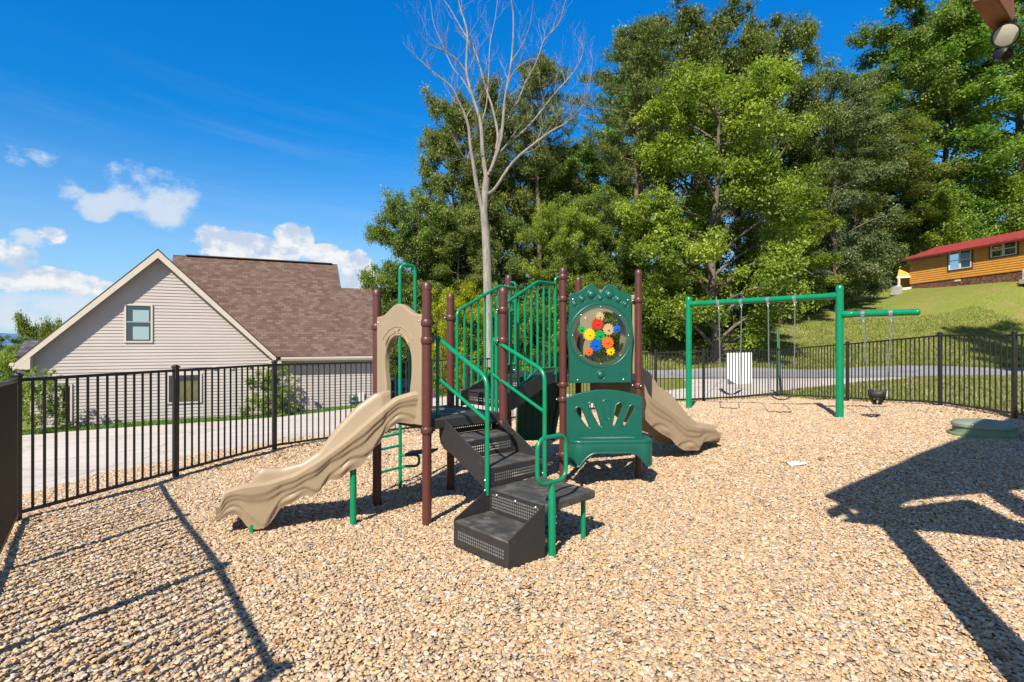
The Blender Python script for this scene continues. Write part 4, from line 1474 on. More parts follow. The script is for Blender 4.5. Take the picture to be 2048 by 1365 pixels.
def bucket_swing():
    pa, pb = CA
    mid = (pa + pb) / 2
    root = thing('bucket_swing', at(mid, .80), 'black bucket swing for toddlers hanging under the lower side arm', 'swing')
    mm_ = mat('black_rubber', (.018, .018, .02), .6)
    top = .905
    rx, ry = .130, .118
    side = Vector((-sdir.y, sdir.x, 0))
    def ringpt(a, z, f=1.0): return at(mid + sdir * (rx * f * math.cos(a)) + side * (ry * f * math.sin(a)), z)
    n = 32
    b = MB()
    # upper band, higher at the back and the sides
    rows = []
    for z, f in ((top, 1.05), (top - .06, 1.02), (top - .115, .97)):
        rows.append([ringpt(2 * math.pi * k / n, z + .015 * math.cos(4 * math.pi * k / n), f) for k in range(n)])
    vs = [p for r_ in rows for p in r_]
    b.add(vs, [(i * n + k, i * n + (k + 1) % n, (i + 1) * n + (k + 1) % n, (i + 1) * n + k) for i in range(2) for k in range(n)])
    b.build('band', mm_, root, solid=.024, smooth=60)
    # four straps that meet in the seat
    for a0 in (.8, 2.34, 3.94, 5.48):
        s = MB()
        va = []
        for k in range(7):
            t = k / 6
            f = .97 * (1 - t) + .30 * t
            z = top - .11 - .13 * math.sin(t * math.pi / 2)
            va += [ringpt(a0 - .30 * (1 - .3 * t), z, f), ringpt(a0 + .30 * (1 - .3 * t), z, f)]
        s.add(va, [(2 * k, 2 * k + 1, 2 * k + 3, 2 * k + 2) for k in range(6)])
        s.build('strap', mm_, root, solid=.022, smooth=60)
    s = MB(); s.lathe(at(mid, top - .255), [(.0005, 0), (.07, .003), (.08, .018), (.0005, .022)], 20); s.build('seat', mm_, root)
    for p, a in ((pa, math.pi), (pb, 0)):
        e = ringpt(a, top - .01, 1.06)
        h = e + (at(p, AZ) - e) * .16
        chain(at(p, AZ - .15), h, 'chain', root)
        MB().tube([h, e], .005, 6).build('hanger_rod', M_steel(), root)
    tg = ringpt(0.15, top - .05, 1.13)
    MB().box(tg, (.012, .05, .10), sdir).build('tag', mat('pale_tag', (.55, .55, .55), .5), root)


bucket_swing()

# ---------------------------------------------------------------- small things in and round the playground
# blank white board tied to the outside of the back fence
p0, p1 = Vector((5.19, 14.9, 0)), Vector((7.67, 15.9, 0))
fu = (p1 - p0).normalized(); fnorm = Vector((-fu.y, fu.x, 0))
def on_line(px, a, b):
    k = (px - 1024) / FPX
    s = (k * a.y - a.x) / ((b.x - a.x) - k * (b.y - a.y))
    return a.lerp(b, s)
qa, qb = on_line(1455.5, p0, p1), on_line(1505, p0, p1)
zt, zb = CAMZ - (705 - 683) / FPX * qa.y, CAMZ - (770 - 683) / FPX * qa.y
WB = thing('notice_board', at((qa + qb) / 2 + fnorm * .03, zb), 'blank white board fixed to the back fence behind the left belt swing', 'board')
w_ = (qb - qa).length
bd = MB(); bd.box(at((qa + qb) / 2 + fnorm * .026, (zt + zb) / 2), (w_, .012, zt - zb), fu)
bd.build('panel', mat('white_sheet', (.80, .81, .84), .5), WB, bevel=.002)
cn = MB(); k0 = (qa + qb) / 2 + fnorm * .0185
cl_, ct_ = at(qa + fnorm * .0185, zb + .004), at(qa + fnorm * .0185, zb + (zt - zb) * .19)
cn.add([cl_, at(qa.lerp(qb, .34) + fnorm * .0185, zb + .004), ct_], [(0, 1, 2)])
cn.build('corner_shadow', mat('grey_blue_shadow_paint', (.18, .20, .27), .5), WB, smooth=0)  # shadow on the board's lower left corner, painted as a grey-blue triangle
for f in (.1, .9):
    for z in (zt - .05, zb + .05):
        MB().tube([at(qa.lerp(qb, f) + fnorm * .02, z), at(qa.lerp(qb, f) - fnorm * .012, z)], .004, 6).build('cable_tie', M_fence(), WB)

# leaning green channel post behind the fence
tp = thing('sign_post', (8.0, 16.4, Z(8.0, 16.4)), 'bare green metal channel post leaning behind the back fence', 'post')
a3, b3 = px3(1562, 796, 16.5), px3(1555.5, 659, 16.5)
a3.z = Z(a3.x, a3.y) - .05
ch = MB()
cw = [(-.040, 0), (-.026, 0), (-.018, .028), (.018, .028), (.026, 0), (.040, 0), (.040, -.005), (.022, -.005), (.014, .022), (-.014, .022), (-.022, -.005), (-.040, -.005)]
ch.add([Vector((a3.x + x, a3.y + y, a3.z)) for x, y in cw] + [Vector((b3.x + x, b3.y + y, b3.z)) for x, y in cw],
       [tuple(range(12)), tuple(range(23, 11, -1))] + [(i, (i + 1) % 12, (i + 1) % 12 + 12, i + 12) for i in range(12)])
ch.build('channel', mat('weathered_green_steel', (.05, .16, .085), .5, var=.3, vscale=8, dirt=(.25, .25, .2), dscale=9, dlo=.6, dhi=.8), tp)

# green riser lid of a buried tank
TX, TY = 6.86, 8.0
TZ = Z(TX, TY)
TANK = thing('tank_lid', (TX, TY, TZ), 'round olive green tank lid sitting in the gravel near the fence', 'lid')
gmat = mat('olive_moulded_plastic', (.155, .205, .105), .5, var=.12, vscale=6, dirt=(.26, .27, .19), dscale=7, dlo=.55, dhi=.8)
lmat = mat('faded_olive_plastic', (.215, .26, .18), .42, var=.12, vscale=6, dirt=(.34, .36, .29), dscale=6, dlo=.5, dhi=.8)
MB().lathe((TX, TY, TZ), [(.42, -.06), (.42, .05), (.415, .065), (.375, .07), (.362, .09), (.358, .19)], 48, caps=False).build('riser', gmat, TANK)
MB().lathe((TX, TY, TZ), [(.378, .168), (.378, .205), (.368, .218), (.32, .238), (.19, .257), (.0005, .266)], 48, caps=False).build('cover', lmat, TANK)
rb_ = MB()
for a in (0.9, 2.2, 3.5, 4.8, 6.0):
    d_ = Vector((math.cos(a), math.sin(a), 0))
    rb_.tube([Vector((TX, TY, TZ + .256)) + d_ * .08, Vector((TX, TY, TZ + .240)) + d_ * .29], .010, 8)
rb_.build('rib', lmat, TANK)
hp = MB()
for k in range(14):
    a = R(272 + k * 2.4)
    hp.box((TX + .4205 * math.cos(a), TY + .4205 * math.sin(a), TZ + .0), (.006, .008, .05), (math.cos(a), math.sin(a), 0))
hp.build('vent_slots', mat('dark_slot', (.05, .065, .04), .6), TANK)
bolts(TANK, [(TX + .365 * math.cos(R(a)), TY + .365 * math.sin(R(a)), TZ + .212) for a in (-60, 30, 120, 210)], UP, .012)

# crumpled scrap of paper
pc = px3(1592, 958, 0.001)
Yp = 6.95
c = px3(1592, 958, Yp)
zg = Z(c.x, c.y) + .045
rs = random.Random(3)
b = MB(); vs = []
for j in range(5):
    for i in range(6):
        vs.append((c.x + (i - 2.5) * .042 + rs.uniform(-.012, .012), c.y + (j - 2) * .035 + rs.uniform(-.012, .012), zg + rs.uniform(-.010, .028)))
b.add(vs, [(j * 6 + i, j * 6 + i + 1, j * 6 + i + 7, j * 6 + i + 6) for j in range(4) for i in range(5)])
tag(b.build('paper_scrap', mat('white_paper', (.8, .8, .8), .6), smooth=0, solid=.002), 'crumpled white paper scrap lying on the gravel to the right of the bench', 'litter')
# ---------------------------------------------------------------- beige house
HO = Vector((-9.68, 22.0, 0)); HE = Vector((.903, .430, 0)).normalized(); HN = Vector((-.430, .903, 0)).normalized()
WS = .38                                     # the wall stands this far behind the roof edge


def H(t, s, z): return HO + HE * t + HN * s + UP * z


def house_hit(px, py, s=WS):
    """(t, z) of the photo pixel on the wall plane"""
    k = (px - 1024) / FPX
    o = HO + HN * s
    t = (k * o.y - o.x) / (HE.x - k * HE.y)
    Y = o.y + HE.y * t
    return t, CAMZ - (py - 683) / FPX * Y


HOUSE = thing('house', H(-3.8, WS, -1.2), 'beige clapboard house with a steep gable and brown shingle roof across the driveway', 'house')
siding = mat('beige_vinyl_siding', (.385, .34, .315), .55, var=.05, vscale=1.2, spec=.3)
trim = mat('tan_trim', (.46, .40, .325), .5, var=.05, vscale=3)
trim_white = mat('pale_trim', (.62, .58, .53), .5)


def shingle(name, c0, c1, c2):
    m = bpy.data.materials.new(name); m.use_nodes = True
    t = NT(m.node_tree)
    uv = t.n('ShaderNodeUVMap', uv_map='UVMap').outputs[0]
    br = t.n('ShaderNodeTexBrick', {'Vector': uv, 'Color1': (0, 0, 0, 1), 'Color2': (1, 1, 1, 1), 'Mortar': (.5, .5, .5, 1), 'Scale': 1.0, 'Mortar Size': .006, 'Mortar Smooth': .3, 'Brick Width': .24, 'Row Height': .145})
    br.offset = .42
    n = t.noise(uv, 1.1, 6, .65)
    n2 = t.noise(uv, 55, 3, .7)
    f = t.math('ADD', t.math('MULTIPLY', br.outputs['Color'], .68), t.math('MULTIPLY', n, .32))
    c = t.ramp(f, [(.12, c0), (.5, c1), (.88, c2)])
    c = t.mix(t.math('MULTIPLY', br.outputs['Fac'], .6), c, tuple(x * .35 for x in c0))
    c = t.mix(1.0, c, t.ramp(n2, [(.3, (.75, .75, .75)), (.7, (1.18, 1.18, 1.18))]), 'MULTIPLY')
    s = t.n('ShaderNodeSeparateXYZ', {0: uv})
    saw = t.math('SUBTRACT', 1.0, t.math('FRACT', t.math('DIVIDE', s.outputs[1], .145)))
    bp_ = t.n('ShaderNodeBump', {'Strength': .8, 'Distance': .012, 'Height': t.math('ADD', saw, t.math('MULTIPLY', n2, .5))})
    b = t.n('ShaderNodeBsdfPrincipled', {'Base Color': c, 'Roughness': .9, 'Specular IOR Level': .15, 'Normal': bp_.outputs[0]})
    t.n('ShaderNodeOutputMaterial', {'Surface': b.outputs[0]})
    return m


brown_sh = shingle('brown_shingle', (.098, .058, .046), (.130, .083, .067), (.172, .118, .098))
grey_sh = shingle('grey_shingle', (.05, .05, .06), (.085, .085, .10), (.13, .13, .15))


def roof_plane(name, pts, mtl, parent, udir, th=.06, edge=None):
    """planar roof sheet with UVs in metres along udir and up the slope"""
    pts = [Vector(p) for p in pts]
    n = Vector()
    for i in range(1, len(pts) - 1): n += (pts[i] - pts[0]).cross(pts[i + 1] - pts[0])
    n.normalize()
    if n.z < 0: n = -n
    u = Vector(udir); u = (u - n * u.dot(n)).normalized(); v = n.cross(u)
    if v.z < 0: v = -v
    me = bpy.data.meshes.new(name)
    m = len(pts)
    vs = [tuple(p) for p in pts] + [tuple(p - n * th) for p in pts]
    me.from_pydata(vs, [], [tuple(range(m)), tuple(range(2 * m - 1, m - 1, -1))] + [(i, i + m, (i + 1) % m + m, (i + 1) % m) for i in range(m)])
    uvl = me.uv_layers.new(name='UVMap')
    for lp_ in me.loops:
        p = Vector(me.vertices[lp_.vertex_index].co) - pts[0]
        uvl.data[lp_.index].uv = (p.dot(u), p.dot(v))
    me.materials.append(mtl)
    me.materials.append(edge or mtl)
    for k, p in enumerate(me.polygons):
        if k: p.material_index = 1
    bm = bmesh.new(); bm.from_mesh(me); bmesh.ops.recalc_face_normals(bm, faces=bm.faces); bm.to_mesh(me); bm.free()
    o = bpy.data.objects.new(name, me); COL.objects.link(o)
    o.parent = parent; o.location = -Vector(parent.location) if parent.parent is None else -(Vector(parent.location) + Vector(parent.parent.location))
    return o


def clapboard(b, fn, t0, t1, z0, z1, step, lap=.026, clip=None):
    """lapped boards on the plane fn(t, out, z)"""
    z = z0
    while z < z1 - 1e-6:
        zt = min(z + step, z1)
        a0, a1 = t0, t1
        c0, c1 = t0, t1
        if clip:
            (a0, a1), (c0, c1) = clip(z), clip(zt)
            if a1 - a0 < .03: break
            if c1 < c0: c0 = c1 = (c0 + c1) / 2
        b.add([fn(a0, lap, z), fn(a1, lap, z), fn(c1, .001, zt), fn(c0, .001, zt), fn(a0, 0, z), fn(a1, 0, z)], [(0, 1, 2, 3), (4, 5, 1, 0)])
        z = zt


PK, PZ = -3.80, 5.20           # gable peak
GL, GR = -7.55, -.02           # gable wall edges
def hw_(t, o, z): return H(t, WS - o, z)
def gclip(z):
    half = (PZ - .16) - z
    return max(GL, PK - half - .0), min(GR, PK + half)
zbase = -1.36
b = MB(); clapboard(b, hw_, GL, GR, zbase, 4.9, .118, clip=gclip)
gw = b.build('gable_wall', siding, HOUSE, smooth=0)
b = MB(); clapboard(b, hw_, .06, 4.42, zbase, 1.22, .118)
ew = b.build('side_wall', siding, HOUSE, smooth=0)
# the rest of the shell
sh = MB()
HB = 8.8
sh.add([H(GL, WS + .01, zbase), H(GL, HB, zbase), H(GL, HB, 1.3), H(GL, WS + .01, 1.3)], [(0, 1, 2, 3)])
sh.add([H(4.42, WS + .01, zbase), H(4.42, HB, zbase), H(4.42, HB, 1.4), H(4.42, 5.0, 4.2), H(4.42, 3.17, 4.2), H(4.42, WS + .01, 1.4)], [(0, 1, 2, 3, 4, 5)])
sh.add([H(GL, HB, zbase), H(4.42, HB, zbase), H(4.42, HB, 1.4), H(GL, HB, 1.4)], [(0, 1, 2, 3)])
sh.add([H(3.18, 1.9, 3.0), H(3.18, 4.45, 5.5), H(3.18, 7.0, 3.0)], [(0, 1, 2)])
sh.build('rear_wall', siding, HOUSE, smooth=0)
# corner boards
for t_ in (GL - .0, GR + .04, 4.42):
    z1_ = 1.18 if t_ != GL else 1.1
    MB().box(H(t_, WS - .004, (zbase + z1_) / 2), (.10, .05, z1_ - zbase), HE).build('corner_board', trim, HOUSE, bevel=.004)

# roof
dark_edge = mat('dark_roof_edge', (.03, .025, .025), .7)
roofs = []
roofs.append(roof_plane('roof', [H(.25, 0, 1.15), H(4.62, 0, 1.15), H(4.62, 3.17, 4.32), H(3.2, 3.17, 4.32), H(3.2, 4.45, 5.60), H(-3.8, 4.45, 5.60), H(-3.8, 4.05, 5.20)], brown_sh, HOUSE, HE, edge=dark_edge))
roofs.append(roof_plane('roof', [H(3.2, 4.45, 5.60), H(-3.8, 4.45, 5.60), H(-3.8, 9.0, 1.05), H(3.2, 9.0, 1.05)], brown_sh, HOUSE, HE, edge=dark_edge))
roofs.append(roof_plane('roof', [H(4.62, 3.17, 4.32), H(3.2, 3.17, 4.32), H(3.2, 7.0, .9), H(4.62, 7.0, .9)], brown_sh, HOUSE, HE, edge=dark_edge))
roofs.append(roof_plane('gable_roof', [H(PK, 0, PZ), H(.25, 0, 1.15), H(PK, 4.05, PZ)], brown_sh, HOUSE, HN, edge=dark_edge))
roofs.append(roof_plane('gable_roof', [H(PK, 0, PZ), H(PK - 4.12, 0, 1.08), H(PK - 4.12, 8.9, 1.08), H(PK, 8.9, PZ)], brown_sh, HOUSE, HN, edge=dark_edge))
# ridge vent
MB().bar(H(-3.3, 4.45, 5.62), H(2.95, 4.45, 5.62), .26, .035).build('ridge_vent', mat('dark_brown_vent', (.085, .052, .043), .8), roofs[0])
# rake boards under the gable roof
for sg, e in ((-1, -4.16), (1, 4.02)):
    r_ = MB()
    n_ = .21
    pts = [(PK, PZ - .065), (PK + e, PZ - .065 - abs(e)), (PK + e, PZ - .065 - abs(e) - .20), (PK, PZ - .065 - .27)]
    va = [H(t_, -.005, z) for t_, z in pts]; vb = [H(t_, .03, z) for t_, z in pts]
    r_.add(va + vb, [(0, 1, 2, 3), (7, 6, 5, 4)] + [(i, i + 4, (i + 1) % 4 + 4, (i + 1) % 4) for i in range(4)])
    r_.build('rake_board', trim, HOUSE)
    so = MB()
    pts = [(PK, PZ - .30), (PK + e, PZ - .30 - abs(e) * .985)]
    so.add([H(pts[0][0], .03, pts[0][1] + .22), H(pts[1][0], .03, pts[1][1] + .20), H(pts[1][0], WS, pts[1][1] + .20), H(pts[0][0], WS, pts[0][1] + .22)], [(0, 1, 2, 3)])
    so.build('soffit', trim, HOUSE, smooth=0)
# boxed eave returns
bx_ = MB()
prof = [(-.02, 1.02), (.42, .955), (.42, .84), (-.02, .80)]
va = [H(t_, -.002, z) for t_, z in prof]; vb = [H(t_, WS, z) for t_, z in prof]
bx_.add(va + vb, [(0, 1, 2, 3), (7, 6, 5, 4)] + [(i, i + 4, (i + 1) % 4 + 4, (i + 1) % 4) for i in range(4)])
bx_.build('eave_return', trim, HOUSE)
bx_ = MB()
prof = [(GL - .42, .96), (GL + .05, 1.35), (GL + .05, .83), (GL - .02, .80), (GL - .42, .86)]
va = [H(t_, -.002, z) for t_, z in prof]; vb = [H(t_, WS, z) for t_, z in prof]
bx_.add(va + vb, [tuple(range(5)), tuple(range(9, 4, -1))] + [(i, i + 5, (i + 1) % 5 + 5, (i + 1) % 5) for i in range(5)])
bx_.build('eave_return', trim, HOUSE)
# eave: fascia, gutter, soffit along the right part
g = MB()
gp_ = [(-.14, 1.13), (-.14, 1.06), (-.10, .98), (-.01, .98), (-.01, 1.13)]
va = [H(.40, s_, z) for s_, z in gp_]; vb = [H(4.62, s_, z) for s_, z in gp_]
g.add(va + vb, [tuple(range(5)), tuple(range(9, 4, -1))] + [(i, i + 5, (i + 1) % 5 + 5, (i + 1) % 5) for i in range(4)])
g.build('gutter', trim, HOUSE, smooth=0)
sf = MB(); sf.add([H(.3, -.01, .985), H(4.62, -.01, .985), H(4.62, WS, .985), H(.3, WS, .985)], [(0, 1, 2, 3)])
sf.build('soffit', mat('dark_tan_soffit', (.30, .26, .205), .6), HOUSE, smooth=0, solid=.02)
dg = MB()
va = [H(PK - 4.12, -.02, 1.02), H(PK - 4.24, -.02, 1.04), H(PK - 4.26, -.02, .95), H(PK - 4.14, -.02, .92)]
vb = [p + HN * 8.9 for p in va]
dg.add(va + vb, [(0, 1, 2, 3), (7, 6, 5, 4)] + [(i, i + 4, (i + 1) % 4 + 4, (i + 1) % 4) for i in range(4)])
dg.build('gutter', trim, HOUSE, smooth=0)
MB().tube(bend([H(PK - 4.2, .06, .92), H(PK - 4.1, .2, .78), H(GL - .03, .42, .62), H(GL - .03, .42, -1.2)], .1, 4), .045, 10).build('downspout', trim, HOUSE)

# low grey roof of the porch on the left
pr_ = roof_plane('porch_roof', [H(GL - 1.6, 4.2, 1.17), H(GL - .02, 4.2, 1.19), H(GL - .02, 5.2, 1.83), H(GL - 1.6, 5.2, 1.81)], grey_sh, HOUSE, HE, edge=dark_edge)
roof_plane('porch_roof', [H(GL - 1.6, 5.2, 1.81), H(GL - .02, 5.2, 1.83), H(GL - .02, 7.6, .9), H(GL - 1.6, 7.6, .88)], grey_sh, HOUSE, HE, edge=dark_edge)
for q in ((GL - 1.5, 4.35), (GL - .15, 4.35)):
    MB().tube([H(q[0], q[1], -1.6), H(q[0], q[1], .85)], .07, 10).build('porch_post', trim_white, HOUSE)
MB().box(H(GL - .8, 4.4, -.6), (1.4, .05, .05), HE).build('porch_railing', trim_white, HOUSE)

# windows
glass = bpy.data.materials.new('window_glass'); glass.use_nodes = True
t = NT(glass.node_tree)
fr_ = t.n('ShaderNodeFresnel', {'IOR': 1.55})
mx = t.n('ShaderNodeMixShader', {0: t.math('ADD', t.math('MULTIPLY', fr_.outputs[0], .9), .06), 1: t.n('ShaderNodeBsdfTransparent', {'Color': (.72, .80, .82, 1)}).outputs[0], 2: t.n('ShaderNodeBsdfGlossy', {'Roughness': .02}).outputs[0]})
t.n('ShaderNodeOutputMaterial', {'Surface': mx.outputs[0]})
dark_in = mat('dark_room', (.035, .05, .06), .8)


def house_window(x0, y0, x1, y1, kind):
    (ta, za), (tb, zb_) = house_hit(x0, y0), house_hit(x1, y1)
    w, h = tb - ta, za - zb_
    c = H((ta + tb) / 2, WS - .03, (za + zb_) / 2)
    f = MB()
    fw = .062
    def rect(a0, a1, c0, c1, o0, o1):
        p = [(a0, c0), (a1, c0), (a1, c1), (a0, c1)]
        va = [H(x, WS - .020 - o1, z) for x, z in p]; vb = [H(x, WS - .020 - o0, z) for x, z in p]
        f.add(va + vb, [(0, 1, 2, 3), (7, 6, 5, 4)] + [(i, i + 4, (i + 1) % 4 + 4, (i + 1) % 4) for i in range(4)])
    rect(ta - fw, ta, zb_ - fw, za + fw, -.06, .045); rect(tb, tb + fw, zb_ - fw, za + fw, -.06, .045)
    rect(ta, tb, za, za + fw, -.06, .043); rect(ta, tb, zb_ - fw, zb_, -.06, .043)
    if kind != 'fixed':
        zm = (za + zb_) / 2 + h * .04
        rect(ta, tb, zm - .025, zm + .025, -.02, .030)
    fo_ = f.build('window', mat('window_trim', (.47, .42, .37), .5), HOUSE, smooth=0, bevel=.004)
    p = MB(); p.add([H(ta, WS - .060, zb_), H(tb, WS - .060, zb_), H(tb, WS - .060, za), H(ta, WS - .060, za)], [(0, 1, 2, 3)])
    p.build('pane', glass, fo_, smooth=0)
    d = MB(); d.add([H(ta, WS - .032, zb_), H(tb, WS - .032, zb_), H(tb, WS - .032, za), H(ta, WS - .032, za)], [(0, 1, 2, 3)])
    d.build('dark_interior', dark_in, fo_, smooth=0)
    return fo_, ta, tb, za, zb_


w1, ta, tb, za, zb_ = house_window(253, 612, 302, 683, 'double')
bl = MB()
for z0_, z1_ in ((zb_ + .05, (za + zb_) / 2 - .12), ((za + zb_) / 2 + .02, za - .16)):
    bl.add([H(ta + .20, WS - .036, z0_), H(tb - .06, WS - .036, z0_), H(tb - .06, WS - .036, z1_), H(ta + .20, WS - .036, z1_)], [(0, 1, 2, 3)])
    bl.build('paper_blind', mat('pale_blind', (.52, .60, .60), .8), w1, smooth=0)
    bl = MB()
w2, ta, tb, za, zb_ = house_window(338, 752, 400, 803, 'fixed')
for k in range(4):
    c0 = ta + (tb - ta) * (.12 + .22 * k)
    cv = MB()
    pts = []
    n_ = 9
    for i in range(n_):
        f = i / (n_ - 1)
        pts.append((c0 + f * (tb - ta) * .19, .046 + .011 * math.sin(f * 9 + k)))
    va = [H(x, WS - o, zb_ + .04) for x, o in pts]; vb = [H(x + .02 * math.sin(k * 2), WS - o, za - .22) for x, o in pts]
    cv.add(va + vb, [(i, i + 1, i + 1 + n_, i + n_) for i in range(n_ - 1)])
    cv.build('curtain', mat('mustard_curtain', (.92, .66, .10), .8, var=.25, vscale=9), w2)
house_window(126, 772, 141, 846, 'tall')
# utility meter and a small vent on the wall
t_, z_ = house_hit(704, 797)
um = MB(); um.box(H(t_, WS - .10, z_), (.30, .14, .34), HE); um.dome(H(t_, WS - .17, z_ + .05), .085, -HN, .10, 14)
um.build('electric_meter', mat('green_grey_metal', (.20, .27, .27), .4, metal=.3), HOUSE, bevel=.012)
MB().tube([H(t_ - .06, WS - .06, z_ - .15), H(t_ - .06, WS - .06, zbase)], .035, 10).build('conduit', mat('grey_conduit', (.45, .46, .48), .5), HOUSE)
t2_, z2_ = house_hit(722, 795)
MB().box(H(t2_, WS - .07, z2_), (.24, .12, .36), HE).build('junction_box', mat('pale_box', (.55, .54, .52), .5), HOUSE, bevel=.01)
for px in (430, 463):
    t_, z_ = house_hit(px, 737)
    MB().box(H(t_, WS - .04, z_), (.14, .07, .11), HE).build('wall_vent', trim_white, HOUSE, bevel=.01)

# ---------------------------------------------------------------- orange cabin on the hill
CA0, CA1 = Vector((39.8, 55, 0)), Vector((41.0, 44, 0))
CE = (CA1 - CA0).normalized(); CN = Vector((CE.y, -CE.x, 0))       # CN points to the viewer's side
if CN.x > 0: CN = -CN
def Cb(t, o, z): return CA0 + CE * t + CN * o + UP * z
CFZ, CTOP = 7.42, 9.92
LEN = 24.0
CABIN = thing('cabin', (39.8, 55, 6.9), 'orange log-sided cabin with a red metal roof on the grassy hill', 'cabin')
log = mat('orange_stained_log', (.64, .285, .05), .5, var=.12, vscale=2.5)
def cwall(a0, a1, z0, z1, step=.20):
    b = MB(); z = z0
    while z < z1 - .01:
        zt = min(z + step, z1)
        pr = [(.022, z), (.042, z + (zt - z) * .18), (.05, z + (zt - z) * .5), (.042, z + (zt - z) * .82), (.022, zt)]
        va = [Cb(a0, o, q) for o, q in pr]; vb = [Cb(a1, o, q) for o, q in pr]
        b.add(va + vb, [(i, i + 1, i + 6, i + 5) for i in range(4)])
        z = zt
    return b
cwall(0, LEN, CFZ, CTOP - .05).build('log_wall', log, CABIN, smooth=60)
b = MB()
b.add([Cb(0, 0, CFZ), Cb(0, -7, CFZ), Cb(0, -7, CTOP), Cb(0, -3.5, CTOP + 1.3), Cb(0, 0, CTOP)], [(0, 1, 2, 3, 4)])
b.add([Cb(LEN, 0, CFZ), Cb(LEN, -7, CFZ), Cb(LEN, -7, CTOP), Cb(LEN, -3.5, CTOP + 1.3), Cb(LEN, 0, CTOP)], [(0, 1, 2, 3, 4)])
b.add([Cb(0, -7, CFZ), Cb(LEN, -7, CFZ), Cb(LEN, -7, CTOP), Cb(0, -7, CTOP)], [(0, 1, 2, 3)])
b.build('end_wall', log, CABIN, smooth=0)
# skirting of brown stone-pattern panels
sm_ = bpy.data.materials.new('brown_stone_skirting'); sm_.use_nodes = True
t = NT(sm_.node_tree)
tc = t.n('ShaderNodeTexCoord').outputs['Object']
vo = t.n('ShaderNodeTexVoronoi', {'Vector': tc, 'Scale': 2.2}, feature='DISTANCE_TO_EDGE')
c = t.mix(t.sstep(vo.outputs['Distance'], .02, .07), (.045, .018, .012), t.ramp(t.noise(tc, 3, 4, .6), [(.3, (.14, .055, .035)), (.7, (.22, .10, .07))]))
b_ = t.n('ShaderNodeBsdfPrincipled', {'Base Color': c, 'Roughness': .85})
t.n('ShaderNodeOutputMaterial', {'Surface': b_.outputs[0]})
b = MB(); b.add([Cb(0, -.02, 4.5), Cb(LEN, -.02, 4.5), Cb(LEN, -.02, CFZ), Cb(0, -.02, CFZ), Cb(0, -7, 4.5), Cb(0, -7, CFZ)], [(0, 1, 2, 3), (4, 0, 3, 5)])
b.build('skirting', sm_, CABIN, smooth=0)
MB().box(Cb(5.2, .0, 7.26), (.55, .06, .16), CE).build('skirting_vent', trim_white, CABIN)
red = mat('red_metal_roof', (.26, .036, .032), .55, var=.15, vscale=3)
rr = roof_plane('roof', [Cb(-.5, .55, CTOP - .02), Cb(LEN, .55, CTOP - .02), Cb(LEN, -3.5, CTOP + 1.42), Cb(-.5, -3.5, CTOP + 1.42)], red, CABIN, CE, th=.10)
roof_plane('roof', [Cb(-.5, -7.55, CTOP - .02), Cb(LEN, -7.55, CTOP - .02), Cb(LEN, -3.5, CTOP + 1.42), Cb(-.5, -3.5, CTOP + 1.42)], red, CABIN, CE, th=.10)
b = MB()
for k in range(0, 34):
    a = -.4 + k * .7
    b.bar(Cb(a, .55, CTOP + .005), Cb(a, -3.5, CTOP + 1.445), .05, .05)
b.build('roof_seam', red, rr, smooth=0)
b = MB(); b.bar(Cb(-.5, .56, CTOP - .07), Cb(LEN, .56, CTOP - .07), .06, .16); b.build('fascia', mat('dark_red_fascia', (.16, .02, .02), .5), CABIN)
b = MB(); b.add([Cb(0, .045, CTOP - .33), Cb(5.6, .045, CTOP - .33), Cb(5.6, .045, CTOP - .12), Cb(0, .045, CTOP - .12)], [(0, 1, 2, 3)])
b.build('bare_frieze', mat('bare_board', (.40, .33, .25), .8, var=.6, vscale=5), CABIN, smooth=0, solid=.01)
# green roof of the part behind
roof_plane('green_roof', [Cb(9.0, -3.0, CTOP + 1.4), Cb(LEN, -3.0, CTOP + 1.4), Cb(LEN, -5.4, CTOP + 2.25), Cb(9.0, -5.4, CTOP + 2.25)], mat('green_metal_roof', (.12, .30, .21), .45), CABIN, CE, th=.08)


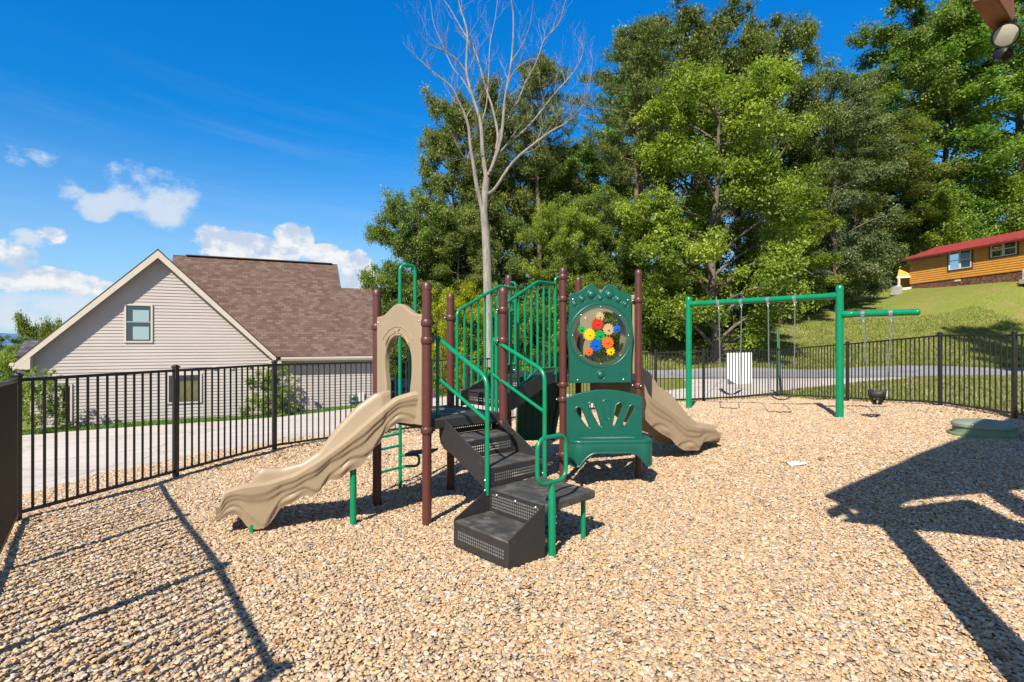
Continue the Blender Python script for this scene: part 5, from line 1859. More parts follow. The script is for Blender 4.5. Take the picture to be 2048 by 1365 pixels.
def cabin_window(x0, y0, x1, y1):
    def hit(px, py):
        k = (px - 1024) / FPX
        s = (k * CA0.y - CA0.x) / (CE.x - k * CE.y)
        Y = CA0.y + CE.y * s
        return s, CAMZ - (py - 683) / FPX * Y
    (ta, za), (tb, _) = hit(x0, y0), hit(x1, y1)
    zb_ = hit(x0, y1)[1]
    h = za - zb_
    f = MB()
    def rect(a0, a1, c0, c1, o0, o1):
        p = [(a0, c0), (a1, c0), (a1, c1), (a0, c1)]
        va = [Cb(x, o1, z) for x, z in p]; vb = [Cb(x, o0, z) for x, z in p]
        f.add(va + vb, [(0, 1, 2, 3), (7, 6, 5, 4)] + [(i, i + 4, (i + 1) % 4 + 4, (i + 1) % 4) for i in range(4)])
    br_ = MB()
    tm = (ta + tb) / 2
    for a0, a1 in ((ta - .06, ta + .04), (tm - .10, tm + .10), (tb - .04, tb + .06)):
        rect(a0, a1, zb_, za, 0, .10)
    rect(ta - .06, tb + .06, za, za + .07, 0, .098); rect(ta - .06, tb + .06, zb_ - .07, zb_, 0, .098)
    rect(ta, tb, (za + zb_) / 2 - .04, (za + zb_) / 2 + .04, 0, .088)
    o = f.build('window', mat('white_window_frame', (.68, .66, .63), .5), CABIN, smooth=0)
    f = MB()
    rect(ta - .2, ta - .06, zb_ - .2, za + .2, 0, .085); rect(tb + .06, tb + .2, zb_ - .2, za + .2, 0, .085)
    rect(ta - .06, tb + .06, za + .07, za + .2, 0, .084); rect(ta - .06, tb + .06, zb_ - .2, zb_ - .07, 0, .084)
    f.build('casing', mat('brown_casing', (.12, .055, .03), .6), o, smooth=0)
    for a0, a1 in ((ta, tm), (tm, tb)):
        b = MB(); b.add([Cb(a0, .070, zb_), Cb(a1, .070, zb_), Cb(a1, .070, za), Cb(a0, .070, za)], [(0, 1, 2, 3)])
        b.build('pane', glass, o, smooth=0)
    b = MB(); n_ = 40
    va = []
    for i in range(n_ + 1):
        x = ta + (tb - ta) * i / n_
        va += [Cb(x, .056 + .006 * math.sin(i * 1.3), zb_), Cb(x, .056 + .006 * math.sin(i * 1.3), za)]
    b.add(va, [(2 * i, 2 * i + 2, 2 * i + 3, 2 * i + 1) for i in range(n_)])
    b.build('net_curtain', mat('net_curtain', (.42, .45, .46), .8, var=.7, vscale=2.2), o)


cabin_window(1900, 508, 1943, 540)
cabin_window(1984, 491, 2034, 515)
# lean-to at the left end: yellow boards, white posts and rail
yel = mat('yellow_board', (.58, .31, .05), .6, var=.12, vscale=3)
LT = Vector((-.79, .61, 0)).normalized()          # runs to the left across the view
lo = Cb(0, -1.2, 0)
def Lp(a, o, z): return lo + LT * a + Vector((-LT.y, LT.x, 0)) * o + UP * z
b = MB(); b.add([Lp(.0, 0, 9.55), Lp(1.75, 0, 9.35), Lp(1.9, .9, 8.25), Lp(.0, .9, 8.25)], [(0, 1, 2, 3)])
b.build('lean_to_roof', yel, CABIN, smooth=0, solid=.08)
b = MB(); b.add([Lp(0, -.5, 6.9), Lp(1.75, -.5, 6.6), Lp(1.75, -.5, 9.2), Lp(0, -.5, 9.4)], [(0, 1, 2, 3)])
b.build('lean_to_wall', yel, CABIN, smooth=0, solid=.06)
wpost = mat('white_painted_wood', (.60, .57, .50), .6)
for a_x in (1.78, .55):
    MB().bar(Lp(a_x, .85, 5.6), Lp(a_x, .85, 8.3), .17).build('lean_to_post', wpost, CABIN)
MB().bar(Lp(0, .87, 8.2), Lp(1.95, .87, 8.2), .12, .18).build('lean_to_beam', wpost, CABIN)
MB().bar(Lp(.2, .87, 7.1), Lp(1.8, .87, 7.0), .10, .24).build('lean_to_rail', wpost, CABIN)
# air conditioner on the ground beside the wall
AC = thing('air_conditioner', Cb(12.2, .8, 6.4), 'white outdoor air conditioner standing by the dark skirting of the cabin', 'air conditioner')
b = MB(); b.box(Cb(12.2, .8, 7.0), (.9, .4, .8), CE); b.build('case', mat('white_metal', (.62, .62, .62), .4), AC, bevel=.03)
b = MB(); b.lathe(Cb(12.2, 1.01, 7.02), [(.0005, 0), (.30, 0), (.30, .02), (.27, .02)], 24, CN); b.build('fan_grille', mat('dark_grille', (.04, .04, .045), .5), AC)
MB().box(Cb(12.2, .8, 6.45), (1.2, .6, .34), CE).build('base', mat('concrete_pad', (.35, .34, .32), .9), AC)
# pale plastic barrel and screen beside the lean-to
b = MB(); b.lathe(Cb(.1, 1.4, 6.45), [(.32, 0), (.34, .3), (.34, .65), (.30, .80), (.28, .85)], 20)
tag(b.build('barrel', mat('pale_grey_plastic', (.30, .31, .33), .5)), 'pale grey plastic barrel below the lean-to at the cabin corner', 'barrel')
b = MB(); b.box(Cb(.5, 1.9, 6.75), (.05, 1.2, .8), CE)
tag(b.build('wire_panel', mat('pale_wire_panel', (.26, .27, .25), .6, var=.3)), 'pale grey panel leaning by the barrel at the cabin corner', 'panel')

# ---------------------------------------------------------------- parked cars
def make_car(name, loc, rz, L, Hh, W, paint, lbl, suv):
    root = thing(name, loc, lbl, 'car'); root.rotation_euler = (0, 0, rz)
    pm = mat('car_paint_' + paint[0], paint[1], .25, coat=.6)
    dk = mat('car_glass', (.012, .015, .018), .06)
    rubber = mat('tyre_rubber', (.02, .02, .02), .8)
    alloy = mat('alloy', (.45, .45, .46), .35, metal=.8)
    h = L / 2
    belt = Hh * .60
    body = [(-h, .30), (-h - .02, .55), (-h + .02, belt * .96), (-h + .25 if suv else -h + .75, belt), (h - 1.05, belt), (h - .12, belt * .83), (h, .55), (h - .02, .30)]
    b = MB()
    def loft(prof, w0, w1, zsplit):
        n = len(prof)
        va = [(x, -w0 / 2 if z < zsplit else -w1 / 2, z) for x, z in prof]; vb = [(x, w0 / 2 if z < zsplit else w1 / 2, z) for x, z in prof]
        b.add(va + vb, [tuple(range(n)), tuple(range(2 * n - 1, n - 1, -1))] + [(i, i + n, (i + 1) % n + n, (i + 1) % n) for i in range(n)])
    loft(body, W, W * .96, 9)
    b.build('body', pm, root, local=True, bevel=.07, bseg=3)
    rf, rb2 = (h - 1.95), (-h + .42 if suv else -h + 1.35)
    cab = [(-h + .12 if suv else -h + .72, belt - .02), (rb2, Hh - .02), ((rb2 + rf) / 2, Hh), (rf, Hh - .05), (h - 1.12, belt - .02)]
    b = MB(); loft(cab, W * .95, W * .74, belt)
    b.build('cabin', pm, root, local=True, bevel=.05, bseg=3)
    for sg in (-1, 1):
        gpts = [(-h + .42 if suv else -h + 1.0, belt + .03), (rb2 + .12, Hh - .12), (rf - .02, Hh - .14), (h - 1.42, belt + .03)]
        def yy(z): return sg * (W * .475 + (W * .37 - W * .475) * (z - belt) / (Hh - belt) + .006)
        b = MB(); b.add([(x, yy(z), z) for x, z in gpts], [(0, 1, 2, 3)]); b.build('side_window', dk, root, local=True, solid=.012, smooth=0)
        b = MB(); b.box(((rb2 + rf) / 2 - .1, yy((belt + Hh) / 2) + sg * .004, (belt + Hh) / 2 - .03), (.09, .025, Hh - belt - .12)); b.build('pillar', pm, root, local=True)
    for x0, z0, x1, z1, nm in ((rf + .02, Hh - .10, h - 1.16, belt + .03, 'windscreen'), (rb2 - .02, Hh - .10, -h + .16 if suv else -h + .78, belt + .03, 'rear_window')):
        sgn = 1 if nm == 'windscreen' else -1
        b = MB(); o_ = .012 * sgn
        b.add([(x0 + o_, -W * .33, z0), (x0 + o_, W * .33, z0), (x1 + o_, W * .42, z1), (x1 + o_, -W * .42, z1)], [(0, 1, 2, 3)]); b.build(nm, dk, root, local=True, solid=.015, smooth=0)
    r = .34
    for x in (-h + .85, h - .88):
        for sg in (-1, 1):
            b = MB(); b.lathe((x, sg * (W / 2 - .20), r), [(.20, 0), (r, .02), (r + .005, .11), (r, .20), (.20, .215)], 24, (0, sg, 0), caps=False)
            w = b.build('wheel', rubber, root, local=True)
            b = MB(); b.lathe((x, sg * (W / 2 + .012), r), [(.0005, .01), (.20, 0), (.21, -.03)], 18, (0, sg, 0), caps=False); b.build('rim', alloy, w, local=True)
    for sg in (-1, 1):
        b = MB(); b.box((h - .06, sg * W * .36, belt * .74), (.12, .36, .15)); b.build('headlight', mat('lamp_glass', (.7, .72, .74), .1), root, local=True, bevel=.03)
        b = MB(); b.box((-h + .02, sg * W * .40, belt * .82), (.10, .20, .30)); b.build('tail_light', mat('red_lamp', (.35, .01, .01), .2), root, local=True, bevel=.03)
    return root


c1 = (-3.65, 36.0); c2 = (-5.5, 28.0)
make_car('parked_car', (c1[0], c1[1], Z(*c1) + .01), R(125), 4.7, 1.72, 1.86, ('white', (.75, .75, .76)), 'white car with dark windows parked on the driveway behind the steps railing', True)
make_car('parked_car', (c2[0], c2[1], Z(*c2) + .01), R(118), 4.4, 1.42, 1.8, ('blue', (.02, .07, .24)), 'dark blue car parked on the driveway, seen through the arched slide entrance', False)

# ---------------------------------------------------------------- timber pavilion, mostly out of view on the right
PU = Vector((.99, .14, 0)).normalized(); PV = Vector((-PU.y, PU.x, 0))
P0_ = Vector((2.36, 2.20, 0))
PAV = thing('timber_pavilion', (P0_.x, P0_.y, Z(P0_.x, P0_.y)), 'brown timber pavilion whose beam end shows in the top right corner', 'pavilion')
wood = mat('brown_stained_timber', (.21, .085, .032), .6, var=.3, vscale=5, bump=.3, bscale=40)
def Pv(a, o, z): return P0_ + PU * a + PV * o + UP * z
SPAN = 8.4
pzb = Z(P0_.x, P0_.y)
for a in (0, 1.30, SPAN - 1.3, SPAN):
    q = Pv(a, 0, 0)
    MB().bar(at(q, Z(q.x, q.y) - .05), at(q, 3.52), .19).build('post', wood, PAV, bevel=.01)
MB().bar(Pv(-.05, 0, 3.63), Pv(SPAN + .05, 0, 3.63), .16, .22).build('tie_beam', wood, PAV, bevel=.01)
for a0, sg in ((0, 1), (SPAN, -1)):
    pts = []
    for k in range(13):
        an = R(90 - 90 * k / 12)
        pts.append(Pv(a0 + sg * (.12 + 1.06 * math.cos(an)), 0, 2.0 + 1.02 * math.sin(an)))
    b = MB()
    for k in range(12): b.bar(pts[k], pts[k + 1], .14, .16)
    b.build('arched_brace', wood, PAV)
slope = .80
half = SPAN / 2
# closed gable and short roof
EZ = 3.95
b = MB(); b.add([Pv(-.5, -.25, EZ - .04), Pv(-.20, -.25, 3.66), Pv(SPAN + .20, -.25, 3.66), Pv(SPAN + .5, -.25, EZ - .04), Pv(half, -.25, EZ - .04 + (half + .55) * slope)], [(0, 1, 2, 3, 4)])
b.build('gable_boards', wood, PAV, solid=.05, smooth=0)
for a in (.0, SPAN):
    MB().bar(Pv(a, -.12, 3.6), Pv(a, -.25, EZ), .16).build('strut', wood, PAV)
for sg, a0 in ((1, -.59), (-1, SPAN + .59)):
    b = MB()
    p = [Pv(a0, -.85, EZ), Pv(a0, -.19, EZ), Pv(half, -.19, EZ + (half + .59) * slope), Pv(half, -.85, EZ + (half + .59) * slope)]
    b.add([q for q in p], [(0, 1, 2, 3)])
    b.build('roof', mat('dark_brown_metal', (.06, .03, .02), .5), PAV, solid=.08, smooth=0)
# dark soffit board right of the beam end
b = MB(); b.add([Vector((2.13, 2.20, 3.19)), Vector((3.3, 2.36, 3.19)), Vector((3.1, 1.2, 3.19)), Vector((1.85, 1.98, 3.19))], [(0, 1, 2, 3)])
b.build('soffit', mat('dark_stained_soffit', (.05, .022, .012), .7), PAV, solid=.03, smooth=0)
# the beam whose end is in view
be = px3(2003, 28, 2.34)
bd_ = Vector((.50, -.86, 0)).normalized()
MB().bar(Vector((2.118, 2.37, 3.20)), Vector((2.118, 2.37, 3.20)) - Vector((.786, .618, 0)) * .34, .075, .16).build('rafter_tail', wood, PAV, bevel=.008)
FL = thing('flood_light', (2.13, 2.26, 3.05), 'round black floodlight under the pavilion beam in the top right corner', 'lamp')
fl = px3(2011, 72, 2.30)
fd = Vector((-.55, -.76, -.34)).normalized()
MB().lathe(fl - fd * .085, [(.028, 0), (.044, .02), (.048, .07), (.047, .095), (.042, .095)], 24, fd, caps=True).build('housing', mat('black_lamp_metal', (.015, .015, .016), .4), FL)
MB().lathe(fl + fd * .012, [(.0005, .006), (.028, .004), (.041, 0)], 24, fd, caps=False).build('lens', mat('frosted_lens', (.33, .305, .25), .35), FL)
MB().tube(bend([fl - fd * .06, fl - fd * .07 + Vector((.03, .01, .0)), Vector((fl.x + .05, fl.y + .02, 3.14))], .02, 4), .011, 8).build('bracket', mat('black_lamp_metal', (.015, .015, .016), .4), FL)
f2 = fl + Vector((.012, .01, -.075)); d2_ = Vector((.15, -.75, -.62)).normalized()
MB().lathe(f2 - d2_ * .05, [(.014, 0), (.024, .012), (.028, .045), (.024, .055)], 20, d2_).build('sensor', mat('black_lamp_metal', (.015, .015, .016), .4), FL)
MB().tube([fl - fd * .05, f2], .014, 8).build('joint', mat('black_lamp_metal', (.015, .015, .016), .4), FL)
# ---------------------------------------------------------------- trees and plants
def leaf_mat(name, dark, light, warm, rough=.5, trans=.38):
    m = bpy.data.materials.new(name); m.use_nodes = True
    t = NT(m.node_tree)
    lv = t.n('ShaderNodeAttribute', attribute_name='lv').outputs['Fac']
    cv = t.n('ShaderNodeAttribute', attribute_name='cv').outputs['Fac']
    rnd = t.n('ShaderNodeObjectInfo').outputs['Random']
    f = t.math('ADD', t.math('MULTIPLY', lv, .45), t.math('MULTIPLY', cv, .55))
    c = t.ramp(f, [(.15, dark), (.85, light)])
    c = t.mix(t.sstep(t.math('ADD', t.math('MULTIPLY', lv, .5), t.math('MULTIPLY', cv, .5)), .78, 1.0), c, warm)
    hs = t.n('ShaderNodeHueSaturation', {'Hue': t.math('ADD', .488, t.math('MULTIPLY', rnd, .024)), 'Value': t.math('ADD', .86, t.math('MULTIPLY', rnd, .28)), 'Color': c})
    c = hs.outputs[0]
    b = t.n('ShaderNodeBsdfPrincipled', {'Base Color': c, 'Roughness': rough, 'Specular IOR Level': .4})
    tl = t.n('ShaderNodeBsdfTranslucent', {'Color': t.mix(1.0, c, (1.35, 1.45, .55), 'MULTIPLY')})
    mx = t.n('ShaderNodeMixShader', {0: trans, 1: b.outputs[0], 2: tl.outputs[0]})
    t.n('ShaderNodeOutputMaterial', {'Surface': mx.outputs[0]})
    return m


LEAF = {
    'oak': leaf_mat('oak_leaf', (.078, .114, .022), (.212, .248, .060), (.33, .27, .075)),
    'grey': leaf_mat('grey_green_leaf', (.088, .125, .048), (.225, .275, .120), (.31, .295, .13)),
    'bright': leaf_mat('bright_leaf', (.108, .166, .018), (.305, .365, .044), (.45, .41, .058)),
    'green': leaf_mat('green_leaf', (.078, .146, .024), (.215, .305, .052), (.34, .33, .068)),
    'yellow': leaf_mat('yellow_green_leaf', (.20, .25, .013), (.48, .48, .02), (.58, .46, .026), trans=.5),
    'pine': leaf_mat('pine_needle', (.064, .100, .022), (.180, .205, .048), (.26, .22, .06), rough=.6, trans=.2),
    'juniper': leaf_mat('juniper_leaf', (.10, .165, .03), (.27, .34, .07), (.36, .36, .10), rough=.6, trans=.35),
}


def bark_mat(name, lo, hi, sx=1.0):
    m = bpy.data.materials.new(name); m.use_nodes = True
    t = NT(m.node_tree)
    tc = t.n('ShaderNodeTexCoord').outputs['Object']
    st = t.n('ShaderNodeVectorMath', {0: tc, 1: (9, 9, 1.6)}, operation='MULTIPLY').outputs[0]
    n = t.noise(st, 1.2 * sx, 7, .68)
    c = t.ramp(n, [(.28, lo), (.7, hi)])
    bp_ = t.n('ShaderNodeBump', {'Strength': .9, 'Distance': .04, 'Height': n})
    b = t.n('ShaderNodeBsdfPrincipled', {'Base Color': c, 'Roughness': .9, 'Specular IOR Level': .15, 'Normal': bp_.outputs[0]})
    t.n('ShaderNodeOutputMaterial', {'Surface': b.outputs[0]})
    return m


BARK = bark_mat('oak_bark', (.055, .042, .034), (.20, .165, .135))
PBARK = bark_mat('pine_bark', (.075, .048, .036), (.26, .185, .145))
DBARK = bark_mat('dead_wood', (.12, .107, .092), (.33, .30, .26))


def leaves_mesh(name, clumps, per, size, seed, mode='leaf', flat=.9):
    """clumps: array of (x,y,z,r,cv). One mesh of many small leaf faces"""
    rs = np.random.RandomState(seed)
    C = np.repeat(np.array(clumps, float), per, axis=0)
    n = len(C)
    d = rs.normal(size=(n, 3)); d /= np.linalg.norm(d, axis=1)[:, None]
    d[:, 2] = np.where(rs.rand(n) < .35, np.abs(d[:, 2]), d[:, 2])
    rad = C[:, 3] * (rs.rand(n) ** .55) * (1 + .22 * rs.normal(size=n))
    P = C[:, :3] + d * rad[:, None] * np.array([1, 1, flat])
    if mode == 'needle':
        ax = d + rs.normal(size=(n, 3)) * .35 + np.array([0, 0, .35])
    else:
        ax = rs.normal(size=(n, 3)) + d * .5 + np.array([0, 0, -.25])
    ax /= np.linalg.norm(ax, axis=1)[:, None]
    up = d * .8 + np.array([0, 0, .9]) + rs.normal(size=(n, 3)) * .55
    sd = np.cross(ax, up); sd /= (np.linalg.norm(sd, axis=1)[:, None] + 1e-6)
    nr = np.cross(sd, ax)
    L = size * (.65 + .7 * rs.rand(n))[:, None]
    Wd = L * (.16 if mode == 'needle' else (.52 if mode == 'leaf' else .36))
    v0 = P - ax * L * .5
    v2 = P + ax * L * .5 - nr * L * .10
    v1 = P + sd * Wd * .5 + nr * L * .05
    v3 = P - sd * Wd * .5 + nr * L * .05
    V = np.stack([v0, v1, v2, v3], 1).reshape(-1, 3)
    me = bpy.data.meshes.new(name)
    me.vertices.add(4 * n); me.vertices.foreach_set('co', V.ravel())
    me.loops.add(4 * n); me.loops.foreach_set('vertex_index', np.arange(4 * n, dtype=np.int32))
    me.polygons.add(n)
    me.polygons.foreach_set('loop_start', np.arange(0, 4 * n, 4, dtype=np.int32))
    for nm, arr in (('lv', np.repeat(rs.rand(n), 4)), ('cv', np.repeat(C[:, 4], 4))):
        a = me.attributes.new(nm, 'FLOAT', 'POINT'); a.data.foreach_set('value', arr.astype(np.float32))
    me.update(calc_edges=True)
    return me


def mesh_of(b, name, smooth=60):
    me = bpy.data.meshes.new(name)
    me.from_pydata(b.v, [], b.f)
    me.polygons.foreach_set('use_smooth', [True] * len(me.polygons))
    return me


def gen_tree(name, seed, Ht, Rr, cb, limbs, subs, per, size, shape='oval', mode='leaf', trunk_r=.28, clump_r=(.75, 1.35), flat=.9, lean=0.0):
    rs = random.Random(seed)
    b = MB()
    tp = []
    x = y = 0.0
    nseg = 10
    for i in range(nseg + 1):
        f = i / nseg
        tp.append(Vector((x, y, Ht * .92 * f)))
        x += rs.uniform(-.012, .012) * Ht + lean * Ht / nseg; y += rs.uniform(-.012, .012) * Ht
    b.tube(tp, [trunk_r * (1.35 if i == 0 else 1) * (1 - .86 * (i / nseg) ** .9) + .01 for i in range(nseg + 1)], 9, caps=False)

    def on_trunk(f):
        k = min(nseg - 1, int(f / .92 * nseg)) if f < .92 else nseg - 1
        u = f / .92 * nseg - k
        return tp[k].lerp(tp[k + 1], min(1, u))
    clumps = []
    for i in range(limbs):
        f = cb + (1 - cb) * ((i + rs.random()) / limbs) * .93
        t = (f - cb) / (1 - cb)
        if shape == 'oval': w = math.sin(math.pi * min(1, (.14 + .80 * t))) ** .65
        elif shape == 'round': w = math.sin(math.pi * min(1, (.10 + .86 * t))) ** .5
        elif shape == 'cone': w = (1 - t) ** .8 * .95 + .08
        elif shape == 'wide': w = .75 + .25 * math.sin(math.pi * t) if t < .75 else (1 - t) / .25 * .7 + .25
        else: w = .8
        a = i * 2.399 + rs.uniform(-.5, .5)
        ln = Rr * w * rs.uniform(.72, 1.12)
        p0 = on_trunk(max(.03, f - .10 * (1 - t)))
        rise = ln * rs.uniform(.15, .75) * (1.15 - .5 * t)
        d = Vector((math.cos(a), math.sin(a), 0))
        p1 = p0 + d * ln * .5 + UP * rise * .75 + Vector((rs.uniform(-.3, .3), rs.uniform(-.3, .3), 0))
        p2 = p0 + d * ln + UP * rise
        r0 = trunk_r * (.42 - .26 * t)
        b.tube([p0, p0.lerp(p1, .5) + UP * rise * .06, p1, p2], [r0, r0 * .8, r0 * .6, r0 * .2], 6, caps=False)
        cvl = rs.random()
        for k in range(subs):
            u = .35 + .65 * (k + rs.random()) / subs
            q = p0.lerp(p1, u * 2) if u < .5 else p1.lerp(p2, u * 2 - 1)
            a2 = a + rs.uniform(-1.5, 1.5)
            l2 = rs.uniform(.35, 1.0) * (.5 + .16 * Rr)
            e = q + Vector((math.cos(a2), math.sin(a2), rs.uniform(-.55, 1.0))) * l2
            b.tube([q, q.lerp(e, .5) + UP * .06, e], [r0 * .32, r0 * .22, r0 * .08], 4, caps=False)
            clumps.append((e.x, e.y, e.z, rs.uniform(*clump_r), min(1, max(0, cvl * .5 + rs.random() * .6 - .05))))
        clumps.append((p2.x, p2.y, p2.z, rs.uniform(*clump_r), cvl))
    tip = tp[-1]
    for k in range(5):
        clumps.append((tip.x + rs.uniform(-.6, .6), tip.y + rs.uniform(-.6, .6), tip.z + Ht * .05 + rs.uniform(-.8, .4), rs.uniform(*clump_r) * .8, rs.random()))
    return mesh_of(b, name + '_trunk'), leaves_mesh(name + '_crown', clumps, per, size, seed, mode, flat), Ht, Rr


def gen_pine(name, seed, Ht, Rr, cb, whorls, per, size, trunk_r=.24):
    rs = random.Random(seed)
    b = MB()
    tp = [Vector((math.sin(i * .7 + seed) * .10 * i / 4, math.cos(i * .9) * .08 * i / 4, Ht * i / 10)) for i in range(11)]
    b.tube(tp, [trunk_r * (1 - .85 * i / 10) + .012 for i in range(11)], 9, caps=False)
    clumps = []
    for w in range(whorls):
        t = w / (whorls - 1)
        z = Ht * (cb + (1 - cb) * t * .97)
        k = min(9, int(z / Ht * 10)); p = tp[k].lerp(tp[k + 1], z / Ht * 10 - k)
        nb = rs.randint(3, 5)
        a0 = rs.uniform(0, 6.28)
        wd = (math.sin(math.pi * (.18 + .74 * t)) ** .8) * Rr
        for i in range(nb):
            a = a0 + i * 6.28 / nb + rs.uniform(-.4, .4)
            ln = wd * rs.uniform(.65, 1.15)
            d = Vector((math.cos(a), math.sin(a), 0))
            e = p + d * ln + UP * ln * rs.uniform(.05, .45)
            m = p + d * ln * .5 + UP * ln * .06
            b.tube([p, m, e], [.055, .036, .012], 5, caps=False)
            for j in range(5):
                u = .40 + .60 * j / 4
                q = (p.lerp(m, u * 2) if u < .5 else m.lerp(e, u * 2 - 1))
                q = q + Vector((rs.uniform(-.45, .45), rs.uniform(-.45, .45), rs.uniform(-.05, .40))) * (.3 + .3 * ln / Rr) * 1.3
                clumps.append((q.x, q.y, q.z, rs.uniform(.34, .62), rs.random()))
    return mesh_of(b, name + '_trunk'), leaves_mesh(name + '_crown', clumps, per, size, seed, 'needle', .8), Ht, Rr


VAR = {
    'oak_a': gen_tree('oak', 11, 22, 5.2, .26, 38, 8, 230, .20, 'oval', trunk_r=.34, clump_r=(.48, 1.0)),
    'oak_b': gen_tree('oak', 23, 22, 4.6, .20, 38, 8, 230, .195, 'round', trunk_r=.30, clump_r=(.45, .95)),
    'maple': gen_tree('maple', 5, 16, 4.6, .12, 44, 8, 250, .165, 'oval', trunk_r=.27, clump_r=(.42, .85), flat=.85, lean=.02),
    'poplar': gen_tree('poplar', 31, 24, 4.4, .24, 40, 8, 230, .21, 'wide', trunk_r=.30, clump_r=(.48, 1.0)),
    'sapling': gen_tree('sapling', 41, 6, 1.7, .08, 18, 6, 150, .115, 'oval', trunk_r=.07, clump_r=(.28, .5)),
    'bush': gen_tree('bush', 53, 4.2, 2.5, .04, 20, 7, 200, .145, 'round', trunk_r=.07, clump_r=(.38, .75)),
    'pine': gen_pine('pine', 3, 23, 3.6, .52, 19, 120, .26),
    'pine_b': gen_pine('pine', 8, 20, 2.6, .62, 13, 120, .25, trunk_r=.20),
    'juniper': gen_tree('juniper', 67, 2.3, .78, .03, 22, 5, 46, .11, 'cone', mode='spray', trunk_r=.035, clump_r=(.09, .20), flat=1.1),
}
USED = set()


def plant(kind, name, px, Y, top_y, half_px, leaf, label, group, bark=None, rz=None, x=None, base=None, cat='tree'):
    tm, cm, Ht, Rr = VAR[kind]
    X = (px - 1024) / FPX * Y if x is None else x
    zb = Z(X, Y) - .05 if base is None else base
    top = CAMZ + (683 - top_y) * Y / FPX
    sz = (top - zb) / (Ht * 1.0)
    sx = (half_px * Y / FPX) / Rr
    root = thing(name, (X, Y, zb), label, cat, group)
    root.scale = (sx, sx, sz)
    root.rotation_euler = (0, 0, rz if rz is not None else (px * 1.7 + Y) % 6.28)
    for nm, me, ma in (('trunk', tm, bark or BARK), ('crown', cm, LEAF[leaf])):
        o = bpy.data.objects.new(nm, me); COL.objects.link(o)
        o.parent = root
        if not me.materials: me.materials.append(None)
        o.material_slots[0].link = 'OBJECT'
        o.material_slots[0].material = ma
    return root


WG = 'trees of the wood on the hillside'
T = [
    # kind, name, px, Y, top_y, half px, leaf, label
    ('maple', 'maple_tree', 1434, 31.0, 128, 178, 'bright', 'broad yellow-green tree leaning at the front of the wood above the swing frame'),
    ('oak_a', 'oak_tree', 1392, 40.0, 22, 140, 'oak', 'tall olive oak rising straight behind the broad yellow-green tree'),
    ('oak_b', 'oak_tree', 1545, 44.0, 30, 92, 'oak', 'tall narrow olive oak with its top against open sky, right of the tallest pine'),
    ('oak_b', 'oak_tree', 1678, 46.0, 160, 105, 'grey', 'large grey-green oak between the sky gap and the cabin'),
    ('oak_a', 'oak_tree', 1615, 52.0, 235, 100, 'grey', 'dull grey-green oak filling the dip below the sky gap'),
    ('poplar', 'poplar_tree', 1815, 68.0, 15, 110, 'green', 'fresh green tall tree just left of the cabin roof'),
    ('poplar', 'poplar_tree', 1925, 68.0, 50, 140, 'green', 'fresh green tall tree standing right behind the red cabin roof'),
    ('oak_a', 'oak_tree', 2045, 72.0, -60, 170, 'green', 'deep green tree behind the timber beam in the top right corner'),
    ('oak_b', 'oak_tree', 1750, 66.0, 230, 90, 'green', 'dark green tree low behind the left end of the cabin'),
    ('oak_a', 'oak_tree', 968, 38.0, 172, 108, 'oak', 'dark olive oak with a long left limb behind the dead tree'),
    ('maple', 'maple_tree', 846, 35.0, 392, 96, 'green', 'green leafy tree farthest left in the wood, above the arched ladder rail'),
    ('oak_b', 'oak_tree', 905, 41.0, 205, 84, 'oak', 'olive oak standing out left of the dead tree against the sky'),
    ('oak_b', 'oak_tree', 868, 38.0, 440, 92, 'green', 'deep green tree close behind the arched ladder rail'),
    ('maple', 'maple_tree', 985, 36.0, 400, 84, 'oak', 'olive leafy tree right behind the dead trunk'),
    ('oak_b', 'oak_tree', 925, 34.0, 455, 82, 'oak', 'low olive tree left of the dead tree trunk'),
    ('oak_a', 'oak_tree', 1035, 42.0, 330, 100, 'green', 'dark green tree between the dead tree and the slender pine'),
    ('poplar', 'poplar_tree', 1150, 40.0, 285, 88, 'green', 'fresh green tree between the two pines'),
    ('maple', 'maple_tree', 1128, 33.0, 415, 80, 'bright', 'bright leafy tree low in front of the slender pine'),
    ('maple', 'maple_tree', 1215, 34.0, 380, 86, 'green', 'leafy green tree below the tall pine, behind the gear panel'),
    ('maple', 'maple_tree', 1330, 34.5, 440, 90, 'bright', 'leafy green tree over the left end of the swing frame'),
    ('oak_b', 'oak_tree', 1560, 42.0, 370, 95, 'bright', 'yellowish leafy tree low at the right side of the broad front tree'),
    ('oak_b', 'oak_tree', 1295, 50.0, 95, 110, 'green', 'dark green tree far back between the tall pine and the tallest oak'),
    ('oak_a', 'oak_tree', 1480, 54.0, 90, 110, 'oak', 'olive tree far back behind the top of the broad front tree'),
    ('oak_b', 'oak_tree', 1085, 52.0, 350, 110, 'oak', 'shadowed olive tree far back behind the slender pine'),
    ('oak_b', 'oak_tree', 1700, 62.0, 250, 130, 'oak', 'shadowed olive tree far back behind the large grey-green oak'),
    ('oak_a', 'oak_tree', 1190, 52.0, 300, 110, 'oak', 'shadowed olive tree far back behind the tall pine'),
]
for k in T: plant(*k, WG)
plant('pine', 'pine_tree', 1272, 36.0, 72, 112, 'pine', 'tall dense dark pine with a bare trunk behind the gear panel', WG, bark=PBARK, rz=.4)
plant('pine_b', 'pine_tree', 1076, 38.0, 132, 84, 'pine', 'slender pine with a tufted top right of the dead tree', WG, bark=PBARK, rz=2.0)
